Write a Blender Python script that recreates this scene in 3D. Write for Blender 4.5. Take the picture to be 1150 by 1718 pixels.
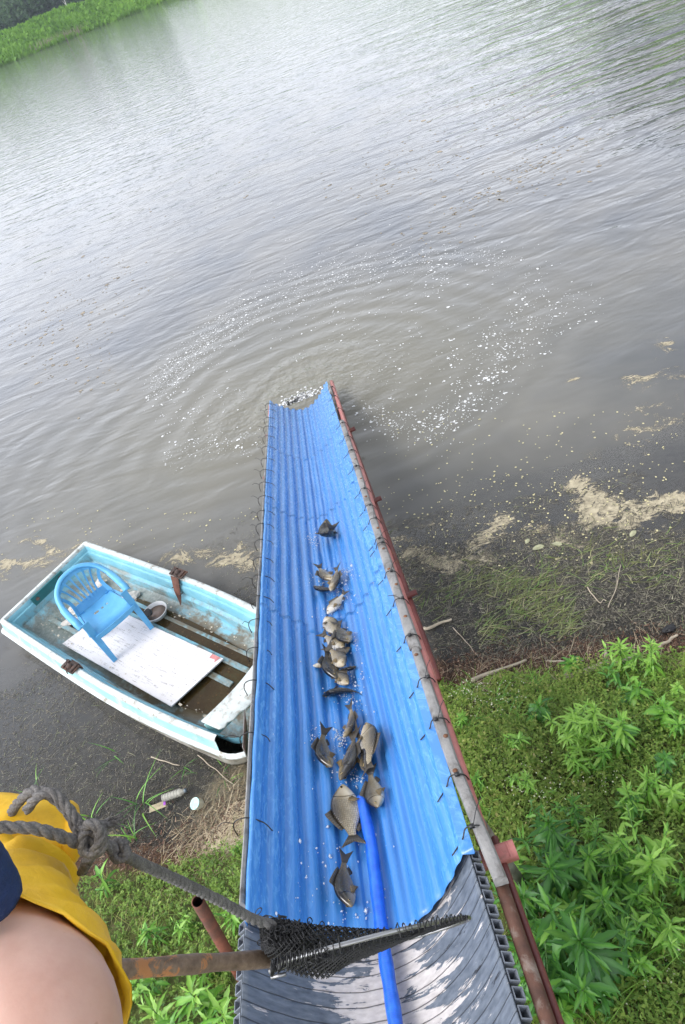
import bpy, bmesh, math, random
import numpy as np
from mathutils import Vector, Matrix
random.seed(7); rng = np.random.default_rng(7)
for o in list(bpy.data.objects): bpy.data.objects.remove(o)
scene = bpy.context.scene
R = math.radians
# ------------------------------------------------------------------ camera
CAMH = 4.8; FPX = 1145.33
down = np.array([494, -1288, -1145.33]); down /= np.linalg.norm(down); upc = -down
fw = np.array([0, 0, -1.0]); Yc = fw - fw.dot(upc) * upc; Yc /= np.linalg.norm(Yc)
Mc = np.array([np.cross(Yc, upc), Yc, upc]); CP = np.array([0, 0, CAMH])
cd = bpy.data.cameras.new('camera'); cam = bpy.data.objects.new('camera', cd); scene.collection.objects.link(cam)
cam.matrix_world = Matrix([list(Mc[0]) + [0], list(Mc[1]) + [0], list(Mc[2]) + [CAMH], [0, 0, 0, 1]])
cd.sensor_fit = 'VERTICAL'; cd.sensor_height = 36; cd.lens = 24; cd.clip_start = .05; cd.clip_end = 3000
scene.camera = cam
# ------------------------------------------------------------------ light
SUN_EL, SUN_AZ = 55, -105
world = bpy.data.worlds.new("World"); scene.world = world; world.use_nodes = True
wt = world.node_tree; wt.nodes.clear()
sky = wt.nodes.new('ShaderNodeTexSky'); sky.sky_type = 'NISHITA'; sky.sun_disc = False
sky.sun_elevation = R(SUN_EL); sky.sun_rotation = R(SUN_AZ); sky.dust_density = 4; sky.air_density = 1.2; sky.ozone_density = 1.5
hs = wt.nodes.new('ShaderNodeHueSaturation'); hs.inputs['Saturation'].default_value = .18; hs.inputs['Value'].default_value = 2.1
wn = wt.nodes.new('ShaderNodeTexNoise'); wn.inputs['Scale'].default_value = 2.2; wn.inputs['Detail'].default_value = 5
wr = wt.nodes.new('ShaderNodeMapRange'); wr.inputs[1].default_value = .3; wr.inputs[2].default_value = .7; wr.inputs[3].default_value = .8; wr.inputs[4].default_value = 1.2
wm = wt.nodes.new('ShaderNodeVectorMath'); wm.operation = 'SCALE'
bg = wt.nodes.new('ShaderNodeBackground'); bg.inputs[1].default_value = .13; wo = wt.nodes.new('ShaderNodeOutputWorld')
wt.links.new(sky.outputs[0], hs.inputs['Color']); wt.links.new(hs.outputs[0], wm.inputs[0])
wt.links.new(wn.outputs[0], wr.inputs[0]); wt.links.new(wr.outputs[0], wm.inputs['Scale'])
wg = wt.nodes.new('ShaderNodeTexCoord'); wz = wt.nodes.new('ShaderNodeSeparateXYZ'); wk = wt.nodes.new('ShaderNodeMapRange')
wk.inputs[1].default_value = .2; wk.inputs[2].default_value = .8; wk.inputs[3].default_value = 2.8; wk.inputs[4].default_value = .85
wv = wt.nodes.new('ShaderNodeVectorMath'); wv.operation = 'SCALE'
wt.links.new(wg.outputs[0], wz.inputs[0]); wt.links.new(wz.outputs[2], wk.inputs[0]); wt.links.new(wm.outputs[0], wv.inputs[0]); wt.links.new(wk.outputs[0], wv.inputs['Scale'])
wc = wt.nodes.new('ShaderNodeVectorMath'); wc.operation = 'MULTIPLY'; wc.inputs[1].default_value = (.965, .98, 1.045)
wt.links.new(wv.outputs[0], wc.inputs[0]); wt.links.new(wc.outputs[0], bg.inputs[0]); wt.links.new(bg.outputs[0], wo.inputs[0])
sl = bpy.data.lights.new('sun', 'SUN'); sl.energy = 1.4; sl.angle = R(14); sl.color = (1, .95, .88)
sun = bpy.data.objects.new('sun', sl); scene.collection.objects.link(sun)
sd = Vector((math.cos(R(SUN_EL)) * math.sin(R(SUN_AZ)), math.cos(R(SUN_EL)) * math.cos(R(SUN_AZ)), math.sin(R(SUN_EL))))
sun.rotation_euler = sd.to_track_quat('Z', 'Y').to_euler()
scene.view_settings.view_transform = 'Standard'; scene.view_settings.look = 'None'
scene.view_settings.exposure = -0.22; scene.view_settings.gamma = 1
scene.render.engine = 'CYCLES'; scene.cycles.max_bounces = 8; scene.cycles.transparent_max_bounces = 24
scene.cycles.caustics_reflective = False; scene.cycles.caustics_refractive = False
# ------------------------------------------------------------------ helpers
def ray(x, y): return Mc @ np.array([x - 575, 859 - y, -FPX])
def at(x, y, z=0.0):
    d = ray(x, y); return CP + d * ((z - CAMH) / d[2])
def dep(x, y, t): return CP + ray(x, y) * (t / FPX)
def nrm(a): return a / (np.linalg.norm(a) + 1e-12)
COL = scene.collection
def link(name, me, m=None, parent=None, smooth=False):
    me.name = name
    o = bpy.data.objects.new(name, me); COL.objects.link(o)
    if m is not None:
        for k in (m if isinstance(m, (list, tuple)) else [m]): me.materials.append(k)
    if parent is not None: o.parent = parent
    if smooth: me.shade_smooth()
    return o
def pm(name, V, F, m=None, parent=None, smooth=False):
    me = bpy.data.meshes.new(name); me.from_pydata([tuple(map(float, v)) for v in V], [], [tuple(map(int, f)) for f in F]); me.update()
    return link(name, me, m, parent, smooth)
def fastmesh(name, V, F, m, parent=None, attrs=None, smooth=False):
    """V (n,3), F (k,4) quads or (k,3) tris as numpy arrays, attrs: dict name->(n,) floats"""
    V = np.asarray(V, dtype=np.float32); F = np.asarray(F, dtype=np.int32); s = F.shape[1]
    me = bpy.data.meshes.new(name); me.vertices.add(len(V)); me.vertices.foreach_set('co', V.ravel())
    me.loops.add(F.size); me.loops.foreach_set('vertex_index', F.ravel())
    me.polygons.add(len(F)); me.polygons.foreach_set('loop_start', np.arange(0, F.size, s, dtype=np.int32))
    me.update(calc_edges=True)
    for k, a in (attrs or {}).items():
        at_ = me.attributes.new(k, 'FLOAT', 'POINT'); at_.data.foreach_set('value', np.asarray(a, dtype=np.float32))
    me.validate()
    return link(name, me, m, parent, smooth)
def setattrs(o, **kw):
    for k, a in kw.items():
        t = o.data.attributes.new(k, 'FLOAT', 'POINT'); t.data.foreach_set('value', np.asarray(a, dtype=np.float32))
def tag(o, label=None, cat=None, group=None, kind=None):
    if label: o['label'] = label
    if cat: o['category'] = cat
    if group: o['group'] = group
    if kind: o['kind'] = kind
    return o
def empty(name, loc, mat=None):
    o = bpy.data.objects.new(name, None); COL.objects.link(o); o.location = tuple(map(float, loc)); o.empty_display_size = .1
    if mat is not None: o.matrix_world = mat
    return o
def grid_faces(n, m, closeU=False, closeV=False):
    F = []
    for i in range(n if closeU else n - 1):
        for j in range(m if closeV else m - 1):
            F.append((i * m + j, ((i + 1) % n) * m + j, ((i + 1) % n) * m + (j + 1) % m, i * m + (j + 1) % m))
    return F
def catmull(P, k=6):
    P = [np.array(p, float) for p in P]; Q = [2 * P[0] - P[1]] + P + [2 * P[-1] - P[-2]]; out = []
    for i in range(1, len(Q) - 2):
        for j in range(k):
            t = j / k; a, b, c, d = Q[i - 1:i + 3]
            out.append(.5 * ((2 * b) + (-a + c) * t + (2 * a - 5 * b + 4 * c - d) * t * t + (-a + 3 * b - 3 * c + d) * t ** 3))
    out.append(P[-1]); return out
class MB:
    def __init__(s): s.V = []; s.F = []
    def add(s, V, F):
        n = len(s.V); s.V += [np.array(v, float) for v in V]; s.F += [tuple(i + n for i in f) for f in F]
    def tube(s, P, r, k=8, cap=True, flat=1.0, hint=None):
        P = [np.array(p, float) for p in P]; n = len(P); rr = r if hasattr(r, '__len__') else [r] * n
        t = nrm(P[1] - P[0]); a = np.array(hint if hint is not None else (0, 0, 1.0), float)
        if abs(a @ t) > .95: a = np.array([1.0, 0, 0])
        u = nrm(a - (a @ t) * t); V = []
        for i in range(n):
            t = nrm(P[min(i + 1, n - 1)] - P[max(i - 1, 0)]); u = nrm(u - (u @ t) * t); w = np.cross(t, u)
            for j in range(k):
                q = 2 * math.pi * j / k; V.append(P[i] + rr[i] * (math.cos(q) * flat * u + math.sin(q) * w))
        F = grid_faces(n, k, closeV=True)
        if cap: F += [tuple(range(k)), tuple(range((n - 1) * k, n * k))[::-1]]
        s.add(V, F)
    def box(s, c, sz, ax=None):
        c = np.array(c, float); ax = ax if ax is not None else np.eye(3); V = []
        for i in (-1, 1):
            for j in (-1, 1):
                for k in (-1, 1): V.append(c + ax[0] * i * sz[0] / 2 + ax[1] * j * sz[1] / 2 + ax[2] * k * sz[2] / 2)
        s.add(V, [(0, 1, 3, 2), (4, 6, 7, 5), (0, 4, 5, 1), (2, 3, 7, 6), (0, 2, 6, 4), (1, 5, 7, 3)])
    def build(s, name, m=None, parent=None, smooth=False, bevel=0):
        o = pm(name, s.V, s.F, m, parent, smooth)
        bm = bmesh.new(); bm.from_mesh(o.data); bmesh.ops.recalc_face_normals(bm, faces=bm.faces[:]); bm.to_mesh(o.data); bm.free()
        if bevel:
            b = o.modifiers.new('bevel', 'BEVEL'); b.width = bevel; b.segments = 2; b.limit_method = 'ANGLE'
        return o
def vnoise(x, y, s=1.0, seed=0, octv=3):
    """value noise, numpy"""
    x = np.asarray(x, float) * s; y = np.asarray(y, float) * s; out = 0; amp = 1; tot = 0
    for k in range(octv):
        xi = np.floor(x).astype(np.int64); yi = np.floor(y).astype(np.int64); fx = x - xi; fy = y - yi
        fx = fx * fx * (3 - 2 * fx); fy = fy * fy * (3 - 2 * fy)
        def h(a, b):
            v = np.sin(a * 127.1 + b * 311.7 + (seed + k) * 74.7) * 43758.5453; return v - np.floor(v)
        out = out + amp * ((h(xi, yi) * (1 - fx) + h(xi + 1, yi) * fx) * (1 - fy) + (h(xi, yi + 1) * (1 - fx) + h(xi + 1, yi + 1) * fx) * fy)
        tot += amp; amp *= .5; x = x * 2.03; y = y * 2.03
    return out / tot
# ------------------------------------------------------------------ material toolkit
class NT:
    def __init__(s, name):
        s.m = bpy.data.materials.new(name); s.m.use_nodes = True; s.t = s.m.node_tree; s.t.nodes.clear()
        s.out = s.t.nodes.new('ShaderNodeOutputMaterial')
    def put(s, sock, v):
        if v is None: return
        if isinstance(v, bpy.types.NodeSocket): s.t.links.new(v, sock)
        elif isinstance(v, (tuple, list)) and len(v) == 3 and sock.type == 'RGBA': sock.default_value = (*v, 1)
        else: sock.default_value = v
    def n(s, typ, out=0, props=None, **inp):
        nd = s.t.nodes.new('ShaderNode' + typ)
        for k, v in (props or {}).items(): setattr(nd, k, v)
        for k, v in inp.items():
            key = int(k[1:]) if k[0] == '_' else k.replace('_', ' ')
            s.put(nd.inputs[key], v)
        return nd.outputs[out]
    def obj(s): return s.n('TexCoord', 3)
    def pos(s): return s.n('NewGeometry', 0)
    def map(s, v, scale=(1, 1, 1), loc=(0, 0, 0), rot=(0, 0, 0)): return s.n('Mapping', Vector=v, Scale=scale, Location=loc, Rotation=rot)
    def noise(s, v, scale=5, detail=4, rough=.55, dist=0): return s.n('TexNoise', Vector=v, Scale=scale, Detail=detail, Roughness=rough, Distortion=dist)
    def math(s, op, a, b=0.0, c=None):
        r = s.n('Math', props={'operation': op}, _0=a, _1=b)
        return r
    def ramp(s, f, stops):
        nd = s.t.nodes.new('ShaderNodeValToRGB'); e = nd.color_ramp.elements
        cc = lambda c: (*c, 1) if isinstance(c, (tuple, list)) else (c, c, c, 1)
        e[0].position = stops[0][0]; e[1].position = stops[-1][0]; e[0].color = cc(stops[0][1]); e[1].color = cc(stops[-1][1])
        for p, c in stops[1:-1]: e.new(p).color = cc(c)
        s.put(nd.inputs[0], f); return nd.outputs[0]
    def mix(s, f, a, b):
        nd = s.t.nodes.new('ShaderNodeMix'); nd.data_type = 'RGBA'
        s.put(nd.inputs[0], f); s.put(nd.inputs[6], a); s.put(nd.inputs[7], b); return nd.outputs[2]
    def attr(s, name): return s.n('Attribute', 2, props={'attribute_name': name})
    def bump(s, h, strength=.5, dist=.01, normal=None):
        return s.n('Bump', Height=h, Strength=strength, Distance=dist, Normal=normal)
    def bsdf(s, **k):
        return s.n('BsdfPrincipled', **k)
    def done(s, sh): s.t.links.new(sh, s.out.inputs[0]); return s.m
    def sep(s, v, i): return s.n('SeparateXYZ', i, Vector=v)
def simple(name, base, var=.25, scale=8, rough=.6, metal=0, bump=.3, bd=.004, dirt=None, dirt_amt=.5, dscale=5, stretch=(1, 1, 1), spec=.5, coat=0):
    t = NT(name); v = t.map(t.obj(), stretch)
    n1 = t.noise(v, scale, 6, .6)
    lo = tuple(c * (1 - var) for c in base); hi = tuple(min(1, c * (1 + var)) for c in base)
    c = t.ramp(n1, [(.3, lo), (.7, hi)])
    if dirt:
        n2 = t.noise(v, dscale, 8, .65, .4); e = 1 - dirt_amt
        c = t.mix(t.ramp(n2, [(max(0, e * .8 + .06), 0.0), (min(1, e * .8 + .2), 1.0)]), c, dirt)
    n3 = t.noise(v, scale * 6, 4)
    nb = t.bump(t.math('ADD', n3, n1), bump, bd)
    rr = t.n('MapRange', Value=n1, To_Min=max(0, rough - .12), To_Max=min(1, rough + .12))
    return t.done(t.bsdf(Base_Color=c, Roughness=rr, Metallic=metal, Normal=nb, Specular_IOR_Level=spec, Coat_Weight=coat))
def leafmat(name, stops, rough=.45, trans=.25, spec=.4):
    t = NT(name); c = t.ramp(t.attr('v'), stops)
    p = t.bsdf(Base_Color=c, Roughness=rough, Specular_IOR_Level=spec)
    tr = t.n('BsdfTranslucent', Color=c)
    return t.done(t.n('MixShader', _0=trans, _1=p, _2=tr))
# ------------------------------------------------------------------ terrain
def shore(x): return np.interp(x, [-6, -3, -2.5, -1.9, -1.4, -.9, .3, 1, 2.05, 3, 6], [3.1, 2.95, 2.85, 2.75, 2.95, 3.25, 3.42, 3.2, 2.9, 2.7, 2.5])
def ground(x, y):
    x = np.asarray(x, float); y = np.asarray(y, float)
    ys = shore(x) + (vnoise(x, y, 2.2, 3) - .5) * .25
    d = ys - y
    h = np.where(d > 0, 2.9 * (1 - np.exp(-d * .135)), -1.6 * (1 - np.exp(d * .1)))
    near = np.exp(-np.maximum(0, -d) * 2)
    h = h + (vnoise(x, y, 3.1, 11) - .5) * .09 * near + (vnoise(x, y, 11, 5, 2) - .5) * .022 * near
    fb = y - (203.6 + .35 * x); far = np.where(fb > -3, np.clip(fb, -3, 12) * .385 + (vnoise(x, y, .35, 9) - .5) * 1.0 * np.clip(fb / 4, 0, 1), -9)
    rb = x - (21 + .36 * y) + (vnoise(x, y, .1, 2) - .5) * 5; rgt = np.where(rb > -3, np.clip(rb, -3, 10) * .3, -9)
    lb = -95 - x; lft = np.where(lb > -3, np.clip(lb, -3, 10) * .3, -9)
    return np.maximum(np.maximum(h, far), np.maximum(rgt, lft))
def spread(lo, hi, step, far_, ratio=1.25):
    a = list(np.arange(lo, hi, step)); s = step; x = hi
    while x < far_: a.append(x); s *= ratio; x += min(s, 22)
    a.append(far_); s = step; x = lo; b = []
    while x > -far_: s *= ratio; x -= min(s, 22); b.append(x)
    return np.array(sorted(set(a + b)))
gx = spread(-4.6, 4.2, .045, 900); gy = spread(-1.2, 6.5, .045, 900)
gy = np.array(sorted(set(list(gy[(gy < 186) | (gy > 225)]) + list(np.arange(186, 225, 1.2)))))
GX, GY = np.meshgrid(gx, gy, indexing='ij'); GZ = ground(GX, GY); n, m_ = GX.shape
ii, jj = np.meshgrid(np.arange(n - 1), np.arange(m_ - 1), indexing='ij')
GF = np.stack([ii * m_ + jj, (ii + 1) * m_ + jj, (ii + 1) * m_ + jj + 1, ii * m_ + jj + 1], -1).reshape(-1, 4)
sc = at(385, 1350, .15)
sandp = np.exp(-(((GX - sc[0]) / .40) ** 2 + ((GY - sc[1] - .05) / .42) ** 2) ** 1.5)
t = NT('bank_soil'); p = t.pos(); z = t.sep(p, 2)
nA = t.noise(p, 9, 8, .7); nB = t.noise(p, 2.2, 5, .6); nC = t.noise(p, 60, 4, .7)
mud = t.ramp(nA, [(.3, (.035, .030, .024)), (.55, (.11, .097, .075)), (.75, (.20, .18, .14))])
deb = t.ramp(nC, [(.3, (.035, .018, .012)), (.5, (.11, .055, .03)), (.72, (.24, .17, .10))])
soil = t.ramp(nA, [(.3, (.05, .045, .02)), (.5, (.10, .11, .03)), (.7, (.20, .155, .085))])
moss = t.mix(t.ramp(nB, [(.42, 0.0), (.62, 1.0)]), soil, t.ramp(nC, [(.3, (.05, .08, .015)), (.7, (.17, .20, .05))]))
sand = t.ramp(nC, [(.25, (.34, .27, .17)), (.7, (.66, .56, .40))])
zz = t.math('ADD', z, t.math('MULTIPLY', t.math('SUBTRACT', nA, .5), .12))
c = t.mix(t.n('MapRange', Value=zz, From_Min=-.02, From_Max=.02), mud, deb)
c = t.mix(t.n('MapRange', Value=zz, From_Min=.07, From_Max=.13), c, moss)
c = t.mix(t.n('MapRange', Value=t.math('ADD', t.attr('sand'), t.math('MULTIPLY', t.math('SUBTRACT', nA, .5), .7)), From_Min=.35, From_Max=.6), c, sand)
c = t.mix(t.attr('far'), c, t.ramp(t.noise(p, .5, 6, .7), [(.3, (.045, .10, .015)), (.7, (.13, .22, .035))]))
M_ground = t.done(t.bsdf(Base_Color=c, Roughness=.85, Specular_IOR_Level=.25, Normal=t.bump(t.math('ADD', nC, nA), .8, .02)))
g = fastmesh('ground', np.stack([GX, GY, GZ], -1).reshape(-1, 3), GF, M_ground, attrs={'sand': sandp.ravel(), 'far': (np.maximum(GY / 150, np.abs(GX) / 24).ravel() > 1).astype(float)}, smooth=True)
tag(g, 'sloping muddy bank and lake bed under the chute', None, kind='structure')
# ------------------------------------------------------------------ water
OUT = at(503, 672, 0)
t = NT('lake_water'); p = t.pos(); y = t.sep(p, 1); x = t.sep(p, 0)
farm = t.n('MapRange', Value=t.math('ADD', y, t.math('MULTIPLY', x, .25)), From_Min=9, From_Max=20, To_Min=0, To_Max=1)
hugem = t.n('MapRange', Value=y, From_Min=25, From_Max=70, To_Min=1, To_Max=.45)
rightm = t.n('MapRange', Value=t.math('SUBTRACT', x, t.math('MULTIPLY', y, .16)), From_Min=1, From_Max=9, To_Min=.24, To_Max=1.5)
warp = t.n('VectorMath', props={'operation': 'MULTIPLY_ADD'}, _0=t.n('TexNoise', 1, Vector=p, Scale=.35, Detail=2), _1=(1.4, 1.4, 0), _2=p)
w1 = t.noise(t.map(warp, (.30, 1.5, 1), rot=(0, 0, .12)), 1, 3, .5)
w2 = t.noise(t.map(warp, (1.3, 4.6, 1), rot=(0, 0, -.1)), 1, 3, .55)
w3 = t.noise(t.map(p, (.9, 1.9, 1), rot=(0, 0, .25)), 1.2, 2, .5, .6)
w4 = t.noise(t.map(p, (3.5, 9, 1), rot=(0, 0, -.2)), 1, 2, .5)
fh = t.math('ADD', t.math('MULTIPLY', w1, .07), t.math('MULTIPLY', w2, .040))
w5 = t.math('ABSOLUTE', t.math('SUBTRACT', t.noise(t.map(warp, (.20, 1.25, 1), rot=(0, 0, .05)), 1, 2, .45), .5))
w5m = t.n('MapRange', Value=t.math('SUBTRACT', x, t.math('MULTIPLY', y, .22)), From_Min=1.5, From_Max=8.5, To_Min=0, To_Max=.34)
fh = t.math('SUBTRACT', fh, t.math('MULTIPLY', w5, w5m))
fh = t.math('MULTIPLY', t.math('MULTIPLY', fh, farm), t.math('MULTIPLY', hugem, rightm))
midm = t.n('MapRange', Value=y, From_Min=4.5, From_Max=8.5, To_Min=.12, To_Max=1)
nh = t.math('MULTIPLY', t.math('ADD', t.math('MULTIPLY', w3, .028), t.math('MULTIPLY', w4, .006)), midm)
# rings spreading from the place where the chute pours in
dv = t.n('VectorMath', props={'operation': 'SUBTRACT'}, _0=warp, _1=(float(OUT[0]) + .7, float(OUT[1]) + .9, 0))
rr = t.n('VectorMath', 1, props={'operation': 'LENGTH'}, _0=t.map(dv, (.72, 1, 0)))
rw = t.math('MULTIPLY', t.math('SINE', t.math('MULTIPLY', rr, 15.5)), t.n('MapRange', Value=rr, From_Min=.3, From_Max=5.0, To_Min=.006, To_Max=0))
chop = t.math('MULTIPLY', t.noise(p, 7, 3, .6), t.n('MapRange', Value=rr, From_Min=0, From_Max=1.6, To_Min=.05, To_Max=0))
wh = t.math('ADD', t.math('ADD', fh, nh), t.math('ADD', rw, chop))
nb = t.bump(wh, 1, 1)
mk = t.noise(p, .55, 4, .6, .5)
murkc = t.mix(t.n('MapRange', Value=rr, From_Min=.5, From_Max=4.5), (.175, .168, .132), t.ramp(mk, [(.3, (.10, .108, .118)), (.7, (.165, .162, .150))]))
murk = t.n('BsdfDiffuse', Color=murkc, Normal=nb)
mf = t.n('MapRange', Value=t.math('ADD', y, t.math('MULTIPLY', mk, 1.5)), From_Min=3.9, From_Max=7.2, To_Min=.12, To_Max=.97)
body = t.n('MixShader', _0=mf, _1=t.n('BsdfTransparent', Color=(.80, .80, .74)), _2=murk)
gl = t.n('BsdfGlossy', Color=(1, 1, 1), Roughness=.03, Normal=nb)
M_water = t.done(t.n('MixShader', _0=t.n('Fresnel', IOR=1.36, Normal=nb), _1=body, _2=gl))
wx = 420
wobj = fastmesh('lake_water', [(-wx, 1.2, 0), (wx, 1.2, 0), (wx, 420, 0), (-wx, 420, 0)], [(0, 1, 2, 3)], M_water)
tag(wobj, 'grey rippled lake water', None, kind='structure')
# ------------------------------------------------------------------ scattering tools
def blades(P, D, L, W, bend=None, k=3, lift=0.0, side=None):
    """ribbons: P base (n,3), D direction (n,3), length (n,), width (n,), bend vector (n,3) added quadratically"""
    n = len(P); D = D / np.linalg.norm(D, axis=1, keepdims=True)
    S = np.cross(D, np.array([0, 0, 1.0])) if side is None else side
    S = S / (np.linalg.norm(S, axis=1, keepdims=True) + 1e-9)
    if bend is None: bend = np.zeros_like(P)
    V = np.zeros((n, k + 1, 2, 3))
    for i in range(k + 1):
        s = i / k; c = P + D * (L * s)[:, None] + bend * (s * s * L)[:, None]
        w = W * (1 - s ** 2 * .92) * .5
        V[:, i, 0] = c - S * w[:, None]; V[:, i, 1] = c + S * w[:, None]
    base = np.arange(n)[:, None] * (2 * (k + 1)); F = []
    for i in range(k): F.append(base + np.array([[2 * i, 2 * i + 1, 2 * i + 3, 2 * i + 2]]))
    return V.reshape(-1, 3), np.stack(F, 1).reshape(-1, 4), 2 * (k + 1)
def rhombs(P, D, Nn, L, W, fold=.25):
    """small leaves: base P, along D, normal Nn"""
    D = D / np.linalg.norm(D, axis=1, keepdims=True); S = np.cross(D, Nn); S /= np.linalg.norm(S, axis=1, keepdims=True) + 1e-9
    Nn = np.cross(S, D); L = L[:, None]; W = W[:, None]
    V = np.stack([P, P + D * L * .55 - S * W * .5 + Nn * W * fold, P + D * L - Nn * L * .1, P + D * L * .55 + S * W * .5 + Nn * W * fold], 1)
    n = len(P); return V.reshape(-1, 3), (np.arange(n)[:, None] * 4 + np.array([[0, 1, 2, 3]]))
def stuff(name, label, cat, V, F, m, attrs=None):
    return tag(fastmesh(name, V, F, m, attrs=attrs), label, cat, kind='stuff')
def flecks(P, r, k=6, zth=.002):
    n = len(P); a = rng.uniform(0, 6.28, n); asp = rng.uniform(.35, 1, n); V = np.zeros((n, k, 3))
    for i in range(k):
        q = 2 * math.pi * i / k; rad = r * rng.uniform(.7, 1.15, n); u = np.cos(q) * rad; v = np.sin(q) * rad * asp
        V[:, i, 0] = P[:, 0] + u * np.cos(a) - v * np.sin(a); V[:, i, 1] = P[:, 1] + u * np.sin(a) + v * np.cos(a); V[:, i, 2] = P[:, 2]
    F = np.concatenate([np.arange(n)[:, None] * k + np.array([[0, 1, 2, 3]]), np.arange(n)[:, None] * k + np.array([[0, 3, 4, 5]])])
    return V.reshape(-1, 3), F
def along(poly, n, sig):
    """n points in photo pixels scattered about a polyline, dropped on the water"""
    P = np.array(poly, float); seg = np.linalg.norm(np.diff(P, axis=0), axis=1); cum = np.r_[0, np.cumsum(seg)]
    s = rng.uniform(0, cum[-1], n); i = np.clip(np.searchsorted(cum, s) - 1, 0, len(seg) - 1); f = ((s - cum[i]) / seg[i])[:, None]
    return P[i] * (1 - f) + P[i + 1] * f + rng.normal(0, 1, (n, 2)) * sig * 1.25
# foam flecks round the outfall
runs = [([(262, 655), (300, 612), (360, 560), (420, 512)], 900, 11), ([(420, 512), (520, 465), (600, 445)], 520, 18), ([(600, 445), (700, 430), (780, 425), (850, 440)], 300, 9),
        ([(560, 470), (660, 455), (760, 450)], 200, 16), ([(870, 565), (835, 640), (790, 680), (745, 705), (700, 718)], 260, 15), ([(745, 705), (680, 715), (610, 695)], 150, 12),
        ([(990, 505), (930, 545), (860, 590)], 90, 16), ([(270, 690), (320, 700), (380, 660)], 90, 20), ([(280, 770), (330, 745), (400, 748), (440, 735)], 120, 9),
        ([(740, 620), (800, 600), (850, 560), (880, 500)], 150, 22), ([(480, 560), (620, 520), (740, 540)], 160, 40), ([(600, 700), (650, 640), (720, 600)], 60, 30), ([(850, 440), (905, 480), (900, 540)], 80, 20)]
pts = np.concatenate([along(a, b, c_) for a, b, c_ in runs]); W3 = np.array([at(px, py, .004) for px, py in pts if not (435 < px < 575 and py > 640)])
cl = W3 + np.c_[rng.normal(0, .05, (len(W3), 2)), np.zeros(len(W3))]; W3 = np.concatenate([W3, cl])
V, F = flecks(W3, rng.gamma(1.5, .0042, len(W3)) + .002)
M_foam = simple('foam', (.66, .67, .66), .08, 20, .5)
stuff('water_foam', 'white foam flecks drifting in arcs beyond the end of the chute', 'foam', V, F, M_foam)
# foam where the water pours in
a = rng.normal(0, 1, (260, 2)) * (.16, .10); W3 = np.c_[OUT[0] + a[:, 0], OUT[1] - .02 + np.abs(a[:, 1]), np.full(260, .006)]
V, F = flecks(W3, rng.uniform(.006, .028, 260)); stuff('splash_foam', 'white splash foam at the mouth of the blue chute', 'foam', V, F, M_foam)
# drifting specks farther out
pts = np.concatenate([along([(560, 330), (700, 270), (820, 215), (900, 170)], 260, 22), along([(700, 380), (800, 330), (920, 270), (1000, 240)], 330, 22), along([(640, 210), (760, 170), (1000, 150)], 110, 18),
                      along([(20, 560), (140, 500), (230, 440)], 260, 22), along([(60, 620), (200, 600)], 90, 20), along([(200, 330), (420, 300)], 60, 30)])
W3 = np.array([at(px, py, .004) for px, py in pts]); V, F = flecks(W3, rng.gamma(2, .010, len(W3)) + .004)
stuff('drifting_specks', 'brown specks of debris drifting on the open water', 'debris', V, F, simple('speck', (.26, .22, .16), .5, 3, .8))
# floating husks near the shore
pts = np.concatenate([np.c_[rng.uniform(640, 1137, 380), rng.uniform(690, 960, 380)], along([(700, 880), (900, 860), (1137, 800)], 200, 35), np.c_[rng.uniform(0, 430, 120), rng.uniform(850, 960, 120)]])
W3 = np.array([at(px, py, .007) for px, py in pts]); W3 = W3[W3[:, 1] > 3.4]
V, F = flecks(W3, rng.uniform(.006, .014, len(W3)))
stuff('floating_husks', 'pale yellow husks floating near the right shore', 'husks', V, F, simple('husk', (.55, .5, .27), .25, 3, .7))
# scum
sx = np.arange(-4.6, 4.4, .035); sy = np.arange(3.0, 7.6, .035); SX, SY = np.meshgrid(sx, sy, indexing='ij'); den = np.zeros_like(SX)
for poly, r, a in [([(970, 812), (1000, 835), (1000, 870), (1050, 875), (1090, 850), (1137, 838)], .12, .98), ([(1010, 850), (1060, 862)], .18, .85), ([(690, 928), (760, 950), (800, 930), (825, 900), (845, 875)], .11, .78), ([(760, 945), (810, 938)], .12, .7),
                   ([(935, 910), (1000, 925)], .09, .7), ([(0, 905), (60, 902), (95, 935)], .07, .62), ([(0, 945), (70, 945), (130, 925)], .11, .7), ([(285, 938), (350, 930), (435, 950)], .12, .72), ([(400, 925), (436, 930)], .1, .6),
                   ([(1060, 640), (1137, 632)], .12, .6), ([(1050, 690), (1110, 678)], .05, .65), ([(955, 638), (965, 636)], .04, .8), ([(1000, 760), (1137, 690)], .2, .45),
                   ([(700, 882), (790, 868)], .03, .6), ([(650, 905), (800, 912), (860, 905)], .05, .55), ([(870, 890), (930, 900)], .15, .5), ([(1100, 590), (1137, 570)], .12, .5), ([(660, 925), (1137, 880)], .22, .40), ([(0, 965), (130, 950)], .15, .45)]:
    Q = [at(*q, 0) for q in poly]; dd = np.full(SX.shape, 9.0)
    for A_, B_ in zip(Q[:-1], Q[1:]):
        ab = (B_ - A_)[:2]; tt = np.clip(((SX - A_[0]) * ab[0] + (SY - A_[1]) * ab[1]) / (ab @ ab), 0, 1)
        dd = np.minimum(dd, np.hypot(SX - A_[0] - tt * ab[0], SY - A_[1] - tt * ab[1]))
    den = np.maximum(den, a * np.exp(-(dd / r) ** 2 / 2.2))
n, m_ = SX.shape; ii, jj = np.meshgrid(np.arange(n - 1), np.arange(m_ - 1), indexing='ij')
SF = np.stack([ii * m_ + jj, (ii + 1) * m_ + jj, (ii + 1) * m_ + jj + 1, ii * m_ + jj + 1], -1).reshape(-1, 4)
keep = den.ravel()[SF].max(1) > .12; SF = SF[keep]
t = NT('pond_scum'); p = t.pos()
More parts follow.
